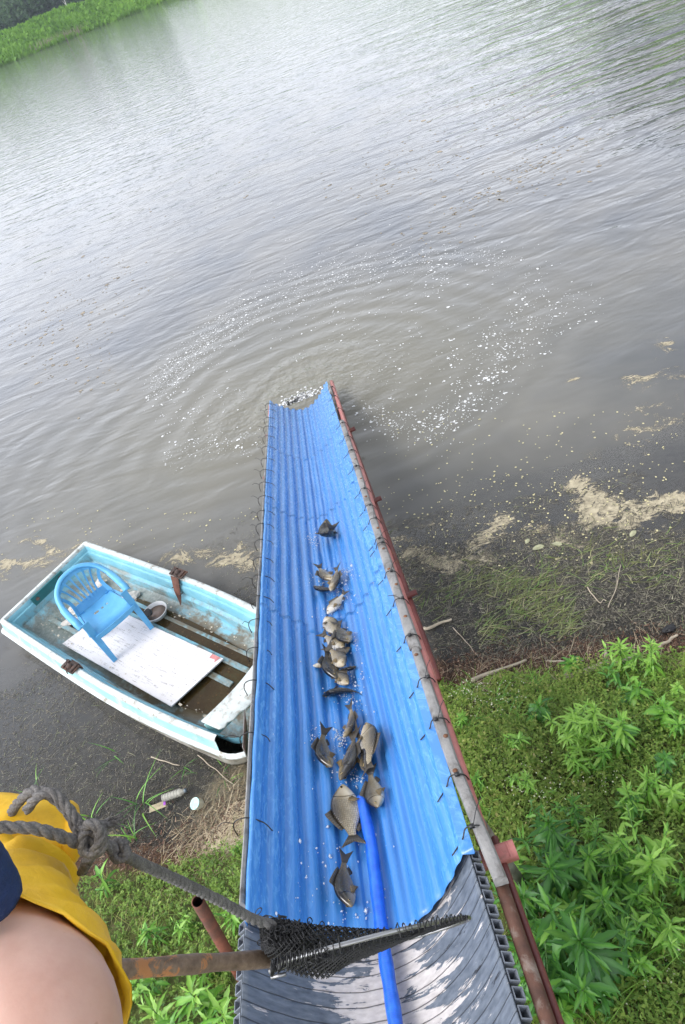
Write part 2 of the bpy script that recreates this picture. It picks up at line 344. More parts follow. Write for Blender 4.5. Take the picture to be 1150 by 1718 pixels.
wp = t.n('VectorMath', props={'operation': 'MULTIPLY_ADD'}, _0=t.n('TexNoise', 1, Vector=p, Scale=2.2, Detail=3), _1=(.5, .5, 0), _2=p)
s1 = t.noise(t.map(wp, (1, 1.8, 1)), 3.2, 10, .68, .6); s2 = t.noise(p, 45, 5, .7)
s3 = t.math('ABSOLUTE', t.math('SUBTRACT', t.noise(t.map(wp, (1, 2.2, 1), loc=(4, 2, 0)), 4.5, 5, .55, 1.2), .5))
s = t.math('ADD', t.math('ADD', t.attr('den'), t.math('MULTIPLY', t.math('SUBTRACT', s1, .5), 2.2)), t.math('MULTIPLY', t.math('SUBTRACT', s2, .5), 1.0))
s = t.math('ADD', s, t.math('SUBTRACT', .16, t.math('MULTIPLY', s3, 3.0)))
al = t.n('MapRange', Value=s, From_Min=.55, From_Max=.85)
c = t.ramp(t.noise(p, 14, 6, .7), [(.3, (.22, .19, .125)), (.7, (.50, .44, .30))])
M_scum = t.done(t.n('MixShader', _0=al, _1=t.n('BsdfTransparent'), _2=t.bsdf(Base_Color=c, Roughness=.7, Normal=t.bump(s2, .4, .01))))
idx = np.unique(SF); rem = np.full(SX.size, -1); rem[idx] = np.arange(len(idx))
stuff('pond_scum', 'tan scum drifting along the shallow shore', 'scum', np.stack([SX, SY, np.full(SX.shape, .003)], -1).reshape(-1, 3)[idx], rem[SF], M_scum, {'den': den.ravel()[idx]})
# water weed in the shallows
def weed(n, xr, dy, seed, dirm, dirs, L, W, zr=(-.03, .006), dens=None):
    xx = rng.uniform(*xr, n); yy = shore(xx) + rng.uniform(*dy, n)
    k = vnoise(xx, yy, 2.3, seed) > (dens if dens is not None else .4); xx, yy = xx[k], yy[k]; n = len(xx)
    a = rng.normal(dirm, dirs, n); D = np.c_[np.cos(a), np.sin(a), rng.normal(0, .03, n)]
    P = np.c_[xx, yy, rng.uniform(*zr, n)]; P[:, 2] = np.maximum(P[:, 2], ground(xx, yy) + .006)
    return P, D, rng.uniform(*L, n), rng.uniform(*W, n)
M_weed = leafmat('water_weed', [(0, (.04, .036, .030)), (.3, (.13, .118, .09)), (.6, (.27, .245, .18)), (.8, (.16, .20, .07)), (1, (.60, .54, .40))], .6, .1)
def weedobj(name, label, parts, vr=(0, 1)):
    P = np.concatenate([q[0] for q in parts]); D = np.concatenate([q[1] for q in parts]); L = np.concatenate([q[2] for q in parts]); W = np.concatenate([q[3] for q in parts])
    bd = np.c_[rng.normal(0, .25, (len(P), 2)), np.zeros(len(P))]; V, F, k = blades(P, D, L, W, bd)
    stuff(name, label, 'water weed', V, F, M_weed, {'v': np.repeat(rng.beta(1.0, 2.4, len(P)) * (vr[1] - vr[0]) + vr[0], k)})
weedobj('water_weed', 'brown and olive strands of weed in the shallows right of the chute', [weed(16000, (.3, 3.6), (-.1, 1.5), 3, .25, 1.3, (.01, .05), (.003, .008), (.001, .010), dens=.3), weed(5000, (.3, 3.6), (-.1, 1.35), 3, .25, .9, (.05, .16), (.002, .005), (.001, .012)), weed(2500, (.35, 3.6), (1.2, 2.0), 8, .2, .8, (.03, .1), (.002, .005), (.001, .01), dens=.5)])
weedobj('water_weed', 'brown strands of weed in the dark shallows left of the chute', [weed(15000, (-4.2, -.7), (-.1, 2.2), 5, .3, 1.4, (.008, .035), (.002, .006), (.001, .010), dens=.30), weed(2600, (-4.4, -.7), (-.1, 2.0), 15, .3, 1.2, (.04, .14), (.002, .004), (.001, .010), dens=.4), weed(4000, (-4.6, -.5), (1.9, 3.2), 5, .3, 1.0, (.01, .04), (.003, .006), (.001, .01), dens=.45)])
# green weed rafts
pts = np.concatenate([along([(770, 975), (850, 985), (930, 1005)], 330, 14), along([(840, 1010), (900, 1035), (950, 1050)], 260, 14), along([(700, 1010), (745, 990)], 40, 14), along([(800, 1060), (830, 1050)], 60, 10), along([(900, 960), (1060, 945), (1137, 930)], 220, 18)])
P = np.array([at(px, py, .008) for px, py in pts]); n = len(P); a = rng.normal(.25, .6, n)
V, F, k = blades(P, np.c_[np.cos(a), np.sin(a), rng.normal(0, .05, n)], rng.uniform(.07, .22, n), rng.uniform(.004, .009, n), np.c_[rng.normal(0, .3, (n, 2)), np.zeros(n)])
M_raft = leafmat('green_weed', [(0, (.10, .10, .045)), (.4, (.16, .18, .05)), (.7, (.13, .24, .05)), (1, (.40, .36, .2))], .5, .15)
stuff('green_weed', 'raft of green and straw coloured grass blades floating by the right shore', 'water weed', V, F, M_raft, {'v': np.repeat(rng.uniform(0, 1, n), k)})
# ------------------------------------------------------------------ far bank and trees
n = 26000; xx = rng.uniform(-60, 30, n); fb = rng.uniform(-.6, 16, n) ; yy = 203.6 + .35 * xx + fb; kk = xx < 12; xx, yy, fb = xx[kk], yy[kk], fb[kk]; n = len(xx)
P = np.c_[xx, yy, ground(xx, yy) - .1]; D = np.c_[rng.normal(0, .5, n), rng.normal(-.3, .4, n), np.ones(n)]
big = rng.uniform(.5, 1.5, n) * (.6 + .8 * vnoise(xx, yy, .4, 4)); V, F = rhombs(P, D, np.c_[rng.normal(0, .6, n), -np.ones(n), rng.normal(.6, .3, n)], big, big * rng.uniform(.25, .6, n))
M_farg = leafmat('far_bank_grass', [(0, (.07, .17, .015)), (.5, (.17, .36, .03)), (1, (.27, .47, .06))], .6, .3)
stuff('bank_grass', 'lush green growth covering the far bank', 'grass', V, F, M_farg, {'v': np.repeat(np.clip(vnoise(xx, yy, .25, 8) * .9 + rng.normal(0, .15, n), 0, 1), 4)})
c0 = at(105, 68, .2); n = 260; xx = c0[0] + rng.normal(0, 3.2, n); yy = 203.6 + .35 * xx + rng.uniform(-.4, 1.0, n)
V, F, k = blades(np.c_[xx, yy, ground(xx, yy) - .1], np.c_[rng.normal(0, .15, (n, 2)), np.ones(n)], rng.uniform(.9, 2.0, n), rng.uniform(.05, .12, n), side=np.tile([[1.0, 0, 0]], (n, 1)))
stuff('dry_reeds', 'pale dry reeds at the foot of the far bank', 'reeds', V, F, leafmat('dry_reed', [(0, (.20, .17, .11)), (1, (.42, .37, .26))], .8, .1), {'v': np.repeat(rng.uniform(0, 1, n), k)})
M_bark = simple('bark', (.10, .08, .06), .4, 6, .9, stretch=(3, 3, .6))
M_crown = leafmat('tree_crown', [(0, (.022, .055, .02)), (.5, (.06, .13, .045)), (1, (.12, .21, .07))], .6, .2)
def tree(x, y, h, r, seed, label, group, n=2600, leaf=.55):
    g = np.random.default_rng(seed); z0 = float(ground(x, y)); root = empty('broadleaf_tree', (x, y, z0)); tag(root, label, 'tree', group)
    mb = MB(); tr = h * .035; top = h * .55
    mb.tube([(0, 0, -.3), (.1, 0, top * .5), (g.normal(0, .3), g.normal(0, .3), top)], [tr * 1.3, tr, tr * .6], 7)
    for k in range(5):
        a = g.uniform(0, 6.28); z = top * g.uniform(.5, 1); mb.tube([(0, 0, z), (math.cos(a) * r * .3, math.sin(a) * r * .3, z + h * .12), (math.cos(a) * r * .7, math.sin(a) * r * .7, z + h * .22)], [tr * .45, tr * .3, tr * .12], 5)
    mb.build('trunk', M_bark, root, True)
    nc = 16; C = np.c_[g.normal(0, r * .45, nc), g.normal(0, r * .45, nc), g.uniform(h * .12, h * .88, nc)]; C[:, :2] *= (1.15 - (C[:, 2:3] / h - .3) * .9); rad = g.uniform(.28, .5, nc) * r
    i = g.integers(0, nc, n); d = g.normal(0, 1, (n, 3)); d /= np.linalg.norm(d, axis=1, keepdims=True); P = C[i] + d * (rad[i] * g.uniform(.7, 1.08, n))[:, None]
    L = g.uniform(.6, 1.3, n) * leaf; V, F = rhombs(P, d * .6 + g.normal(0, .8, (n, 3)), d, L, L * .8)
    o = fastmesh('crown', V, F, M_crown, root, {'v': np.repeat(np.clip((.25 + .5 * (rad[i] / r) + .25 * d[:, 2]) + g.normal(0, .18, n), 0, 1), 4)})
    return root
spots = [(-70, 262, 19), (-60, 250, 17), (-52, 262, 20), (-44, 252, 15), (-38, 268, 19), (-31, 256, 16), (-27, 275, 21), (-20, 262, 17), (-13, 272, 19), (-7, 262, 16), (-2, 280, 20), (-48, 290, 26), (-33, 295, 25), (-22, 300, 27)]
lab = ['dark green tree behind the far bank, %s']
where = ['beyond the left edge', 'near the left edge of the row', 'tall one in the picture corner', 'lower one in front of the corner trees', 'broad one left of the bare trunk', 'shorter one left of the bare trunk', 'tall one behind the bare trunk', 'lower one right of the bare trunk', 'broad one where the bank meets the top edge', 'just past the top edge', 'rightmost of the row', 'tallest at the left in the back row', 'middle one in back', 'rightmost in the back row']
for i, ((x, y, h), w) in enumerate(zip(spots, where)):
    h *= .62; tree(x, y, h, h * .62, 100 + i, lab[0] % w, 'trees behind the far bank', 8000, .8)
for i in range(15):
    y = 18 + i * 9; x = 29 + .36 * y + rng.uniform(-2, 3); h = rng.uniform(17, 22)
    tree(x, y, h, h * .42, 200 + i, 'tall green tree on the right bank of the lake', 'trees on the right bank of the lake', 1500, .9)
x, y = -18.6, 216; mb = MB(); z0 = float(ground(x, y))
mb.tube([(0, 0, -.2), (.1, 0, 1.5), (.25, 0, 3.2)], [.12, .09, .04], 6); mb.tube([(.05, 0, 1.3), (-.5, 0, 2.2)], [.05, .02], 5); mb.tube([(.12, 0, 1.9), (.6, .1, 2.6)], [.04, .02], 5)
o = mb.build('bare_tree', simple('pale_wood', (.5, .48, .44), .2, 5, .8)); o.location = (x, y, z0); tag(o, 'small bare white tree trunk on top of the far bank', 'tree')
# ------------------------------------------------------------------ chute
CW = .79; SL = 7.51
Pn = np.array([-.416, 1.024, 2.374]); Pf = np.array([.025, 8.209, .233]); AX = nrm(Pf - Pn)
TX = nrm(np.cross(AX, [0, 0, 1.0])); NX = np.cross(TX, AX)
def prof(u, v):
    s = .30 - .045 * v / SL; e = 2.1 - .35 * v / SL
    return u * CW / 2, -s * (1 - abs(u) ** e)
def S(u, v, off=0.0):
    a, b = prof(u, v)
    if off:
        a0, b0 = prof(max(-1, u - .01), v); a1, b1 = prof(min(1, u + .01), v); d = math.hypot(a1 - a0, b1 - b0); a -= (b1 - b0) / d * off; b += (a1 - a0) / d * off
    return Pn + AX * v + TX * a + NX * b
def Sn(u, v): return nrm(S(u, v, .01) - S(u, v, 0))
def proj(q):
    c = Mc.T @ (q - CP); return np.array([575 + FPX * c[0] / -c[2], 859 - FPX * c[1] / -c[2]])
def onchute(px, py):
    q = np.array([0.0, 2.0]); tgt = np.array([px, py], float)
    for _ in range(40):
        f0 = proj(S(q[0], q[1])) - tgt
        J = np.stack([(proj(S(q[0] + 1e-3, q[1])) - tgt - f0) / 1e-3, (proj(S(q[0], q[1] + 1e-3)) - tgt - f0) / 1e-3], 1)
        st = np.linalg.solve(J, -f0); st = np.clip(st, [-.3, -1], [.3, 1]); q = q + st; q[0] = np.clip(q[0], -.99, .99)
    return q
uu = np.linspace(-1, 1, 401); arc = np.r_[0, np.cumsum([np.linalg.norm(S(b, 2) - S(a, 2)) for a, b in zip(uu[:-1], uu[1:])])]
def arcof(u): return float(np.interp(u, uu, arc)) - arc[200]
chute = empty('fish_chute', (float(Pn[0]), float(Pn[1]), float(ground(Pn[0], Pn[1]))))
CH0 = np.array(chute.location)
tag(chute, 'long blue corrugated chute running down from the bank into the water', 'chute')
def local(V): return [np.array(v) - CH0 for v in V]
t = NT('blue_sheet'); u = t.attr('u'); v = t.attr('v'); uv = t.n('CombineXYZ', X=u, Y=v, Z=0.0)
n1 = t.noise(t.map(uv, (9, 1.2, 1)), 1, 6, .65, .3); n2 = t.noise(t.map(uv, (30, 9, 1)), 1, 5, .7, 1.2); n3 = t.noise(t.map(uv, (60, 30, 1)), 1, 3)
c = t.ramp(n1, [(.1, (.036, .165, .44)), (.5, (.050, .210, .53)), (.9, (.080, .265, .60))])
edge = t.n('MapRange', Value=t.math('ABSOLUTE', t.math('SUBTRACT', u, .05)), From_Min=.55, From_Max=.95)
pat = t.math('MULTIPLY', t.ramp(n2, [(.47, 0.0), (.62, 1.0)]), t.math('ADD', t.math('MULTIPLY', edge, .5), .02))
c = t.mix(pat, c, (.15, .39, .70))
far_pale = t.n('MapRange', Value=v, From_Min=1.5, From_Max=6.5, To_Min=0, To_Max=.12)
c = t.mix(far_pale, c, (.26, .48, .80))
vo = t.n('TexVoronoi', 0, Vector=t.map(uv, (5.5, 1.1, 1)), Scale=1.0, Randomness=1.0)
dent = t.math('MULTIPLY', t.math('SINE', t.math('MULTIPLY', vo, 34)), t.n('MapRange', Value=t.math('ADD', vo, t.math('MULTIPLY', t.n('MapRange', Value=v, From_Min=2.2, From_Max=3.2, To_Min=1, To_Max=0), .5)), From_Min=.05, From_Max=.22, To_Min=.5, To_Max=0))
hh = t.math('ADD', t.math('ADD', t.math('MULTIPLY', t.math('MULTIPLY', n2, edge), .3), t.math('MULTIPLY', n1, .08)), t.math('MULTIPLY', dent, 1.3))
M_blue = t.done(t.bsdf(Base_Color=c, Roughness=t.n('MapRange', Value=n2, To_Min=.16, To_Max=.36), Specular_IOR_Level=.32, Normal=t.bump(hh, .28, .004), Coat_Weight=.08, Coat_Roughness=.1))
def sheet(v0, v1, off, seed, ragged=0.0, uoff=0.0):
    nu, nv = 200, max(20, int((v1 - v0) / .045)); V = []; A = []; B = []
    us = list(np.linspace(-1.0, 1.03, nu))
    for j in range(nv):
        for i, u_ in enumerate(us):
            vv = v0 + (v1 - v0) * j / (nv - 1)
            if ragged and j == nv - 1: vv += ragged * (random.random() - .6) * .04
            s_ = arcof(u_); w = math.sin((s_ + uoff) / .0865 * 2 * math.pi); w = math.tanh(1.7 * w) / math.tanh(1.7)
            fade = max(0, min(1, (1.03 - abs(u_)) / .06))
            flat = 1 - .35 * vnoise(u_ * 3 + seed, vv * .9, 1, seed, 2)
            o_ = off + .0115 * w * fade * flat * min(1, .35 + max(0, vv + .02) / .5) + .004 * math.sin(vv * 3.1 + u_ * 5 + seed) * fade + .014 * (vnoise(u_ * 2.2, vv * 2.0, 1.3, seed + 7, 2) - .5) * fade
            V.append(S(u_, vv, o_)); A.append(u_); B.append(vv + seed * .13)
        # left edge rolls over the rail
    n = nu; V2 = []; A2 = []; B2 = []
    for j in range(nv):
        base = V[j * n]; nl = Sn(-1, v0 + (v1 - v0) * j / (nv - 1)); wv = .004 * math.sin(j * .9 + seed)
        for k in range(7, 0, -1):
            q = k / 7 * math.pi * .95; V2.append(base + TX * (-.011 * (1 - math.cos(q)) + wv * .6 * k / 7) + NX * (.014 * math.sin(q) - (.02 if k == 7 else 0))); A2.append(-1.0 - k * .012); B2.append(B[j * n])
        V2 += V[j * n:(j + 1) * n]; A2 += A[j * n:(j + 1) * n]; B2 += B[j * n:(j + 1) * n]
    F = grid_faces(nv, n + 7)
    o = pm('roofing_sheet', local(V2), F, M_blue, chute, True); setattrs(o, u=A2, v=B2)
    s_ = o.modifiers.new('solid', 'SOLIDIFY'); s_.thickness = .002; s_.offset = -1
sheet(-.02, 2.10, .020, 1); sheet(1.98, 3.80, .0150, 2, 0, .003); sheet(3.68, 5.45, .0100, 3, 0, -.002); sheet(5.35, SL, .0050, 4, 1, .002)
# ribbed grey half pipe under the sheets
t = NT('peeling_pipe'); u = t.attr('u'); v = t.attr('v'); uv = t.n('CombineXYZ', X=u, Y=v, Z=0.0)
n1 = t.noise(t.map(uv, (2.2, 24, 1)), 1, 6, .7, .6); n2 = t.noise(t.map(uv, (4, 9, 1), loc=(3, 1, 0)), 1, 7, .7, .5); n3 = t.noise(t.map(uv, (12, 60, 1)), 1, 4)
c = t.ramp(n3, [(.3, (.065, .082, .105)), (.7, (.15, .175, .21))])
c = t.mix(t.ramp(t.noise(t.map(uv, (2, 16, 1), loc=(9, 4, 0)), 1, 5, .7), [(.63, 0.0), (.66, 1.0)]), c, (.018, .02, .025))
cen = t.n('MapRange', Value=t.math('ABSOLUTE', t.math('ADD', u, t.math('MULTIPLY', v, .1))), From_Min=.1, From_Max=.85, To_Min=.085, To_Max=-.07)
pe = t.math('ADD', t.math('ADD', t.math('MULTIPLY', n1, .75), t.math('MULTIPLY', n2, .25)), cen)
pk = t.ramp(pe, [(.515, 0.0), (.53, 1.0)]); c = t.mix(pk, c, t.ramp(n3, [(.3, (.42, .39, .37)), (.7, (.60, .565, .54))]))
fr = t.math('FRACT', t.math('ADD', t.math('DIVIDE', v, .0505), t.math('MULTIPLY', t.noise(t.map(uv, (3, 6, 1)), 1, 2), .25)))
line = t.ramp(fr, [(0, 1.0), (.05, .0), (.94, 0.0), (1, 1.0)])
c = t.mix(t.math('MULTIPLY', line, .85), c, (.015, .017, .02))
hh = t.math('SUBTRACT', t.math('ADD', t.math('MULTIPLY', pk, .15), t.math('MULTIPLY', n3, .2)), line)
M_pipe = t.done(t.bsdf(Base_Color=c, Roughness=.55, Normal=t.bump(hh, .8, .004)))
M_rib = simple('rib_plastic', (.17, .19, .22), .3, 12, .5, dirt=(.05, .05, .05), dirt_amt=.3)
nu, nv = 60, 120; V = []; A = []; B = []
for j in range(nv):
    vv = -1.35 + 1.75 * j / (nv - 1)
    for i in range(nu): u_ = -1 + 2 * i / (nu - 1); V.append(S(u_, vv, -.012)); A.append(u_); B.append(vv)
o = pm('half_pipe', local(V), grid_faces(nv, nu), M_pipe, chute, True); setattrs(o, u=A, v=B)
s_ = o.modifiers.new('solid', 'SOLIDIFY'); s_.thickness = .004; s_.offset = -1
mb = MB()
for k in range(27):
    vv = -1.32 + k * .0505; V = []; n = 24
    for i in range(n):
        u_ = -1 + 2 * i / (n - 1); 
        for (h, w) in ((-.017, -.018), (-.017, .018), (-.050, .018), (-.050, -.018), (-.020, -.0145), (-.020, .0145), (-.047, .0145), (-.047, -.0145)):
            V.append(S(u_, vv + w, h))
    F = []
    for i in range(n - 1):
        for j in range(4):
            a, b = i * 8 + j, i * 8 + (j + 1) % 4; F.append((a, b, b + 8, a + 8)); F.append((a + 4, a + 12, b + 12, b + 4))
    for e in (0, (n - 1) * 8):
        for j in range(4): F.append((e + j, e + (j + 1) % 4, e + 4 + (j + 1) % 4, e + 4 + j))
    mb.add(local(V), F)
mb.build('pipe_ribs', M_rib, chute)
# rims: grey pads, rails, beams
M_pad = simple('grey_pad', (.24, .235, .225), .25, 9, .75, dirt=(.11, .10, .09), dirt_amt=.46, dscale=7, bump=.6, bd=.01)
M_red = simple('red_paint', (.13, .032, .027), .25, 10, .5, dirt=(.20, .075, .035), dirt_amt=.4, dscale=9, bump=.5)
M_pink = simple('faded_red_paint', (.42, .15, .13), .2, 10, .5, dirt=(.28, .12, .09), dirt_amt=.35, dscale=12)
M_rust = simple('rust', (.10, .045, .028), .5, 9, .75, dirt=(.26, .235, .20), dirt_amt=.45, dscale=9, bump=.8)
M_grime = simple('grimy_steel', (.16, .145, .12), .35, 8, .7, dirt=(.09, .05, .03), dirt_amt=.45)
def rim(side, v, out, upd): return Pn + AX * v + TX * side * (CW / 2 + out) + NX * upd
def pad(side, v0, v1, w, h, out, name, seed):
    V = []; n = int((v1 - v0) / .05); pr = [(-w / 2, -h), (-w / 2, -.2 * h), (-w * .35, .25 * h), (0, .4 * h), (w * .35, .22 * h), (w / 2, -.3 * h), (w / 2, -h)]
    for i in range(n):
        v = v0 + (v1 - v0) * i / (n - 1); wob = .010 * (vnoise(v, seed, 1.1, seed, 3) - .5); k = 1 + .25 * (vnoise(v * 2.3, seed, 1, seed + 3, 2) - .5)
        for a, b in pr: V.append(rim(side, v, out + (.034 * max(0, 1 - (v + .14) / .55) if side > 0 and v < .41 else 0) + a * side * k * side + wob, b + .012 + wob * .6))
    F = grid_faces(n, len(pr)) + [tuple(range(7)), tuple(range((n - 1) * 7, n * 7))[::-1]]
    o = pm(name, local(V), F, M_pad, chute, True); o.modifiers.new('e', 'EDGE_SPLIT').split_angle = R(40); return o
pad(1, -.14, 1.2, .046, .032, .048, 'rim_pad', 1); pad(1, 1.17, 3.1, .058, .034, .046, 'rim_pad', 2); pad(1, 3.08, 5.45, .056, .032, .042, 'rim_pad', 3); pad(1, 6.75, 7.2, .045, .03, .026, 'rim_pad', 6)
pad(-1, .05, 2.6, .024, .05, .016, 'rim_pad', 4); pad(-1, 2.57, 6.6, .026, .045, .016, 'rim_pad', 5)
mb = MB(); mb.tube(local([rim(1, v, .068 + .004 * math.sin(v * 2), -.032) for v in np.linspace(.05, SL + .06, 40)]), .025, 12); mb.build('side_rail', M_pink, chute, True)
mb = MB(); mb.tube(local([rim(-1, v, .028, -.05) for v in np.linspace(.1, SL + .02, 40)]), .022, 12); mb.build('side_rail', M_pink, chute, True)
mb = MB(); mb.tube(local([rim(1, v, .078, -.055) for v in np.linspace(-1.35, -.06, 12)]), .022, 16); mb.build('rusty_rail', M_rust, chute, True)
mb = MB(); mb.tube(local([rim(1, v, .108, -.10) for v in np.linspace(-1.35, .10, 12)]), .013, 12); mb.build('side_rail', M_red, chute, True)
mb = MB(); mb.tube(local([np.array([.235 + .05 * (y - 3.25), y, .17 + .006 * (y - 3.3)]) for y in np.linspace(3.2, 7.9, 14)]), .030, 14); mb.build('lower_beam', M_red, chute, True)
for py in (5.5, 4.1, 6.9):
    mb = MB(); x0 = .235 + .05 * (py - 3.25); mb.tube(local([(x0 - .95, py + .05, .15), (x0 + .085, py, .225)]), .026, 12); mb.build('cross_bar', M_red, chute, True)
for py, s_ in ((5.5, 1), (4.1, 1), (6.9, 1), (5.5, -1), (6.9, -1)):
    v = (py - Pn[1]) / AX[1]; top = rim(s_, v, .05, -.05); mb = MB(); mb.tube(local([top, np.array([top[0], top[1], -.6])]), .022, 10); mb.build('support_post', M_red, chute, True)
for vv in (.02, -.62):
    a = rim(1, vv, .06, -.09); b = rim(1, vv, .165, -.085); mb = MB(); mb.tube(local([a - TX * .02, b]), .034, 14, cap=False); mb.tube(local([b - TX * .03, b - TX * .02]), .0335, 14); mb.build('cross_bar', M_pink, chute, True)
bt = at(800, 1375, 2.22); bb = at(880, 1487, float(ground(.19, 1.5)) - .02)
mb = MB(); mb.tube(local([bt, bb]), .026, 12); mb.build('brace', M_grime, chute, True)
bt = rim(-1, .4, .04, -.1); mb = MB(); mb.tube(local([bt, (bt[0] - .02, bt[1] + .3, .9)]), .026, 12); mb.build('brace', M_grime, chute, True)
mb = MB(); q = rim(-1, 1.02, .075, -.10); mb.add(local([q + AX * a + NX * b + TX * (-.012 * c_) for a, b, c_ in ((-.12, .08, 0), (.14, .09, 0), (.10, -.02, 2), (-.02, -.05, 3), (-.10, -.01, 1))]), [(0, 1, 2, 3, 4)])
o = mb.build('rim_pad', M_pad, chute); s_ = o.modifiers.new('s', 'SOLIDIFY'); s_.thickness = .004
M_tie = simple('black_tie', (.012, .012, .013), .2, 10, .45)
M_rustbolt = simple('rust_spot', (.17, .07, .03), .4, 30, .8)
def tie(side, v, tail, seed):
    g = random.Random(seed); mb = MB(); P = []
    if side < 0:
        du = [(-.93, None), (-.965, None)]
        P = [S(-.90 + g.uniform(-.02, .02), v - .03, .032), S(-.95, v - .012, .034), rim(-1, v, -.005, .020), rim(-1, v, .025, .034), rim(-1, v, .060, .030), rim(-1, v, .078, .0), rim(-1, v, .078, -.05)]
    else:
        P = [S(.95, v - .05 + g.uniform(-.01, .01), .036), rim(1, v - .02, .0, .012), rim(1, v, .022, .034), rim(1, v, .052, .036), rim(1, v + .008, .080, .012), rim(1, v + .01, .092, -.03)]
    P = catmull(P, 4); mb.tube(local(P), .0027, 6)
    if side > 0: mb.box(local([rim(1, v, .058 + g.uniform(-.02, .01), .036)])[0], (.018, .012, .012), (TX, AX, NX))
    if tail:
        if side < 0: q = rim(-1, v, .07, .022); e = q + TX * -g.uniform(.03, .07) + NX * g.uniform(.0, .04) + AX * g.uniform(-.03, .06); mid = (q + e) / 2 + NX * .015
        else:
            q = rim(1, v, .052, .04); sg = g.choice([-1, 1, 1]); e = q + TX * sg * g.uniform(.03, .06) + NX * g.uniform(.02, .06) + AX * g.uniform(.0, .08); mid = (q + e) / 2 + NX * .01
        mb.tube(local(catmull([q, mid, e], 4)), .0018, 5)
    mb.build('cable_tie', M_tie, chute, True)
for k, v in enumerate([.42, .92, 1.32, 1.62, 1.92, 2.2, 2.48, 2.75, 3.05, 3.35, 3.62, 3.95, 4.3, 4.65, 5.0, 5.4, 5.8, 6.2, 6.6, 7.0, 7.3]): tie(-1, v, k % 3 != 2 or k > 8, k)
for k, v in enumerate([.06, .30, .62, .90, 1.26, 1.62, 1.95, 2.35, 2.42, 2.75, 3.0, 3.35, 3.9, 4.35, 4.8, 5.3, 5.9, 6.5, 7.0]): tie(1, v, k % 3 != 1, 50 + k)
for k, v in enumerate([.33, .52, 1.1, 1.45, 1.8, 2.0, 2.28, 2.6, 3.2, 3.6, 4.1]):
    mb = MB(); q = rim(1, v, .050 + .008 * math.sin(k * 2.1), .0245); mb.tube(local([q, q + NX * .0035]), .010, 10, flat=1.0); mb.build('bolt', M_rustbolt, chute, True)
# ------------------------------------------------------------------ rusty open pipe left of the chute
ptop = at(332, 1512, 1.55); pbot = at(418, 1662, float(ground(-1.45, 1.55)) - .05)
mb = MB(); dd = nrm(pbot - ptop); mb.tube([np.zeros(3), pbot - ptop], .031, 20, cap=False); mb.tube([np.zeros(3), dd * .4], .027, 20, cap=False)
n = 20; mb.F += [(i, (i + 1) % n, 2 * n + (i + 1) % n, 2 * n + i) for i in range(n)]
o = pm('rusty_pipe', mb.V, mb.F, simple('rusty_pipe', (.16, .05, .028), .35, 14, .7, dirt=(.09, .035, .02), dirt_amt=.5, bump=.6), None, True); o.location = tuple(ptop); tag(o, 'open ended rusty brown pipe leaning out of the weeds left of the chute', 'pipe')
# ------------------------------------------------------------------ hose
t = NT('blue_hose'); n1 = t.noise(t.map(t.obj(), (1, 1, 1)), 30, 4); sp = t.math('SINE', t.math('MULTIPLY', t.attr('v'), 900))
M_hose = t.done(t.bsdf(Base_Color=t.ramp(n1, [(.3, (.010, .10, .60)), (.7, (.022, .17, .78))]), Roughness=.35, Normal=t.bump(sp, .25, .001)))
hp = [(614, 1352), (622, 1390), (631, 1430), (637, 1480), (643, 1530), (650, 1590), (657, 1640), (667, 1700)]; P = []
for a, b in hp: q = onchute(a, b); P.append(S(q[0], q[1], .044 if b > 1580 else .050))
P += [P[-1] + (P[-1] - P[-2]) * 1.5 + NX * .01, P[-1] + (P[-1] - P[-2]) * 4 + NX * .02]; P = catmull(P, 8); H0 = P[-1]
mb = MB(); mb.tube([p - H0 for p in P], [.0225 + .0012 * math.sin(i * .7) for i in range(len(P))], 16, cap=False); mb.tube([p - H0 for p in P[:6]], .019, 16, cap=False)
hose = pm('water_hose', mb.V, mb.F, M_hose, None, True); hose.location = tuple(H0); hose.modifiers.new('s', 'SOLIDIFY').thickness = .002
acc = np.r_[0, np.cumsum([np.linalg.norm(b - a) for a, b in zip(P[:-1], P[1:])])]; setattrs(hose, v=list(np.repeat(acc, 16)) + list(np.repeat(acc[:6], 16)))
tag(hose, 'bright blue water hose lying in the chute', 'hose')
# ------------------------------------------------------------------ fish
t = NT('fish_skin'); fx = t.attr('fx'); fy = t.attr('fy'); fz = t.attr('fz'); f3 = t.n('CombineXYZ', X=fx, Y=fy, Z=t.math('MULTIPLY', fz, .3))
vo = t.n('TexVoronoi', 0, Vector=t.map(f3, (34, 44, 30)), Scale=1.0, Randomness=.25, props={'feature': 'F1'})
nn = t.noise(t.map(f3, (6, 6, 6)), 1, 5, .6); pale = t.attr('pale')
h0 = t.math('ADD', t.math('ADD', fy, t.math('SUBTRACT', .030, t.math('MULTIPLY', pale, .19))), t.math('MULTIPLY', t.math('SUBTRACT', nn, .5), .07))
c = t.ramp(t.n('MapRange', Value=h0, From_Min=-.22, From_Max=.20), [(0, (.62, .58, .50)), (.20, (.46, .39, .26)), (.42, (.22, .175, .10)), (.58, (.065, .052, .033)), (.74, (.014, .013, .012)), (1, (.006, .006, .006))])
body = t.n('MapRange', Value=fx, From_Min=.26, From_Max=.32)
sc_ = t.ramp(vo, [(.2, 0.0), (.62, 1.0)])
c = t.mix(t.math('MULTIPLY', t.math('MULTIPLY', sc_, body), .55), c, (.03, .026, .018))
gill = t.ramp(t.math('ABSOLUTE', t.math('SUBTRACT', fx, t.math('SUBTRACT', .265, t.math('MULTIPLY', t.math('MULTIPLY', fy, fy), 2.2)))), [(0, 1.0), (.012, 0.0)])
c = t.mix(t.math('MULTIPLY', gill, .75), c, (.02, .015, .01))
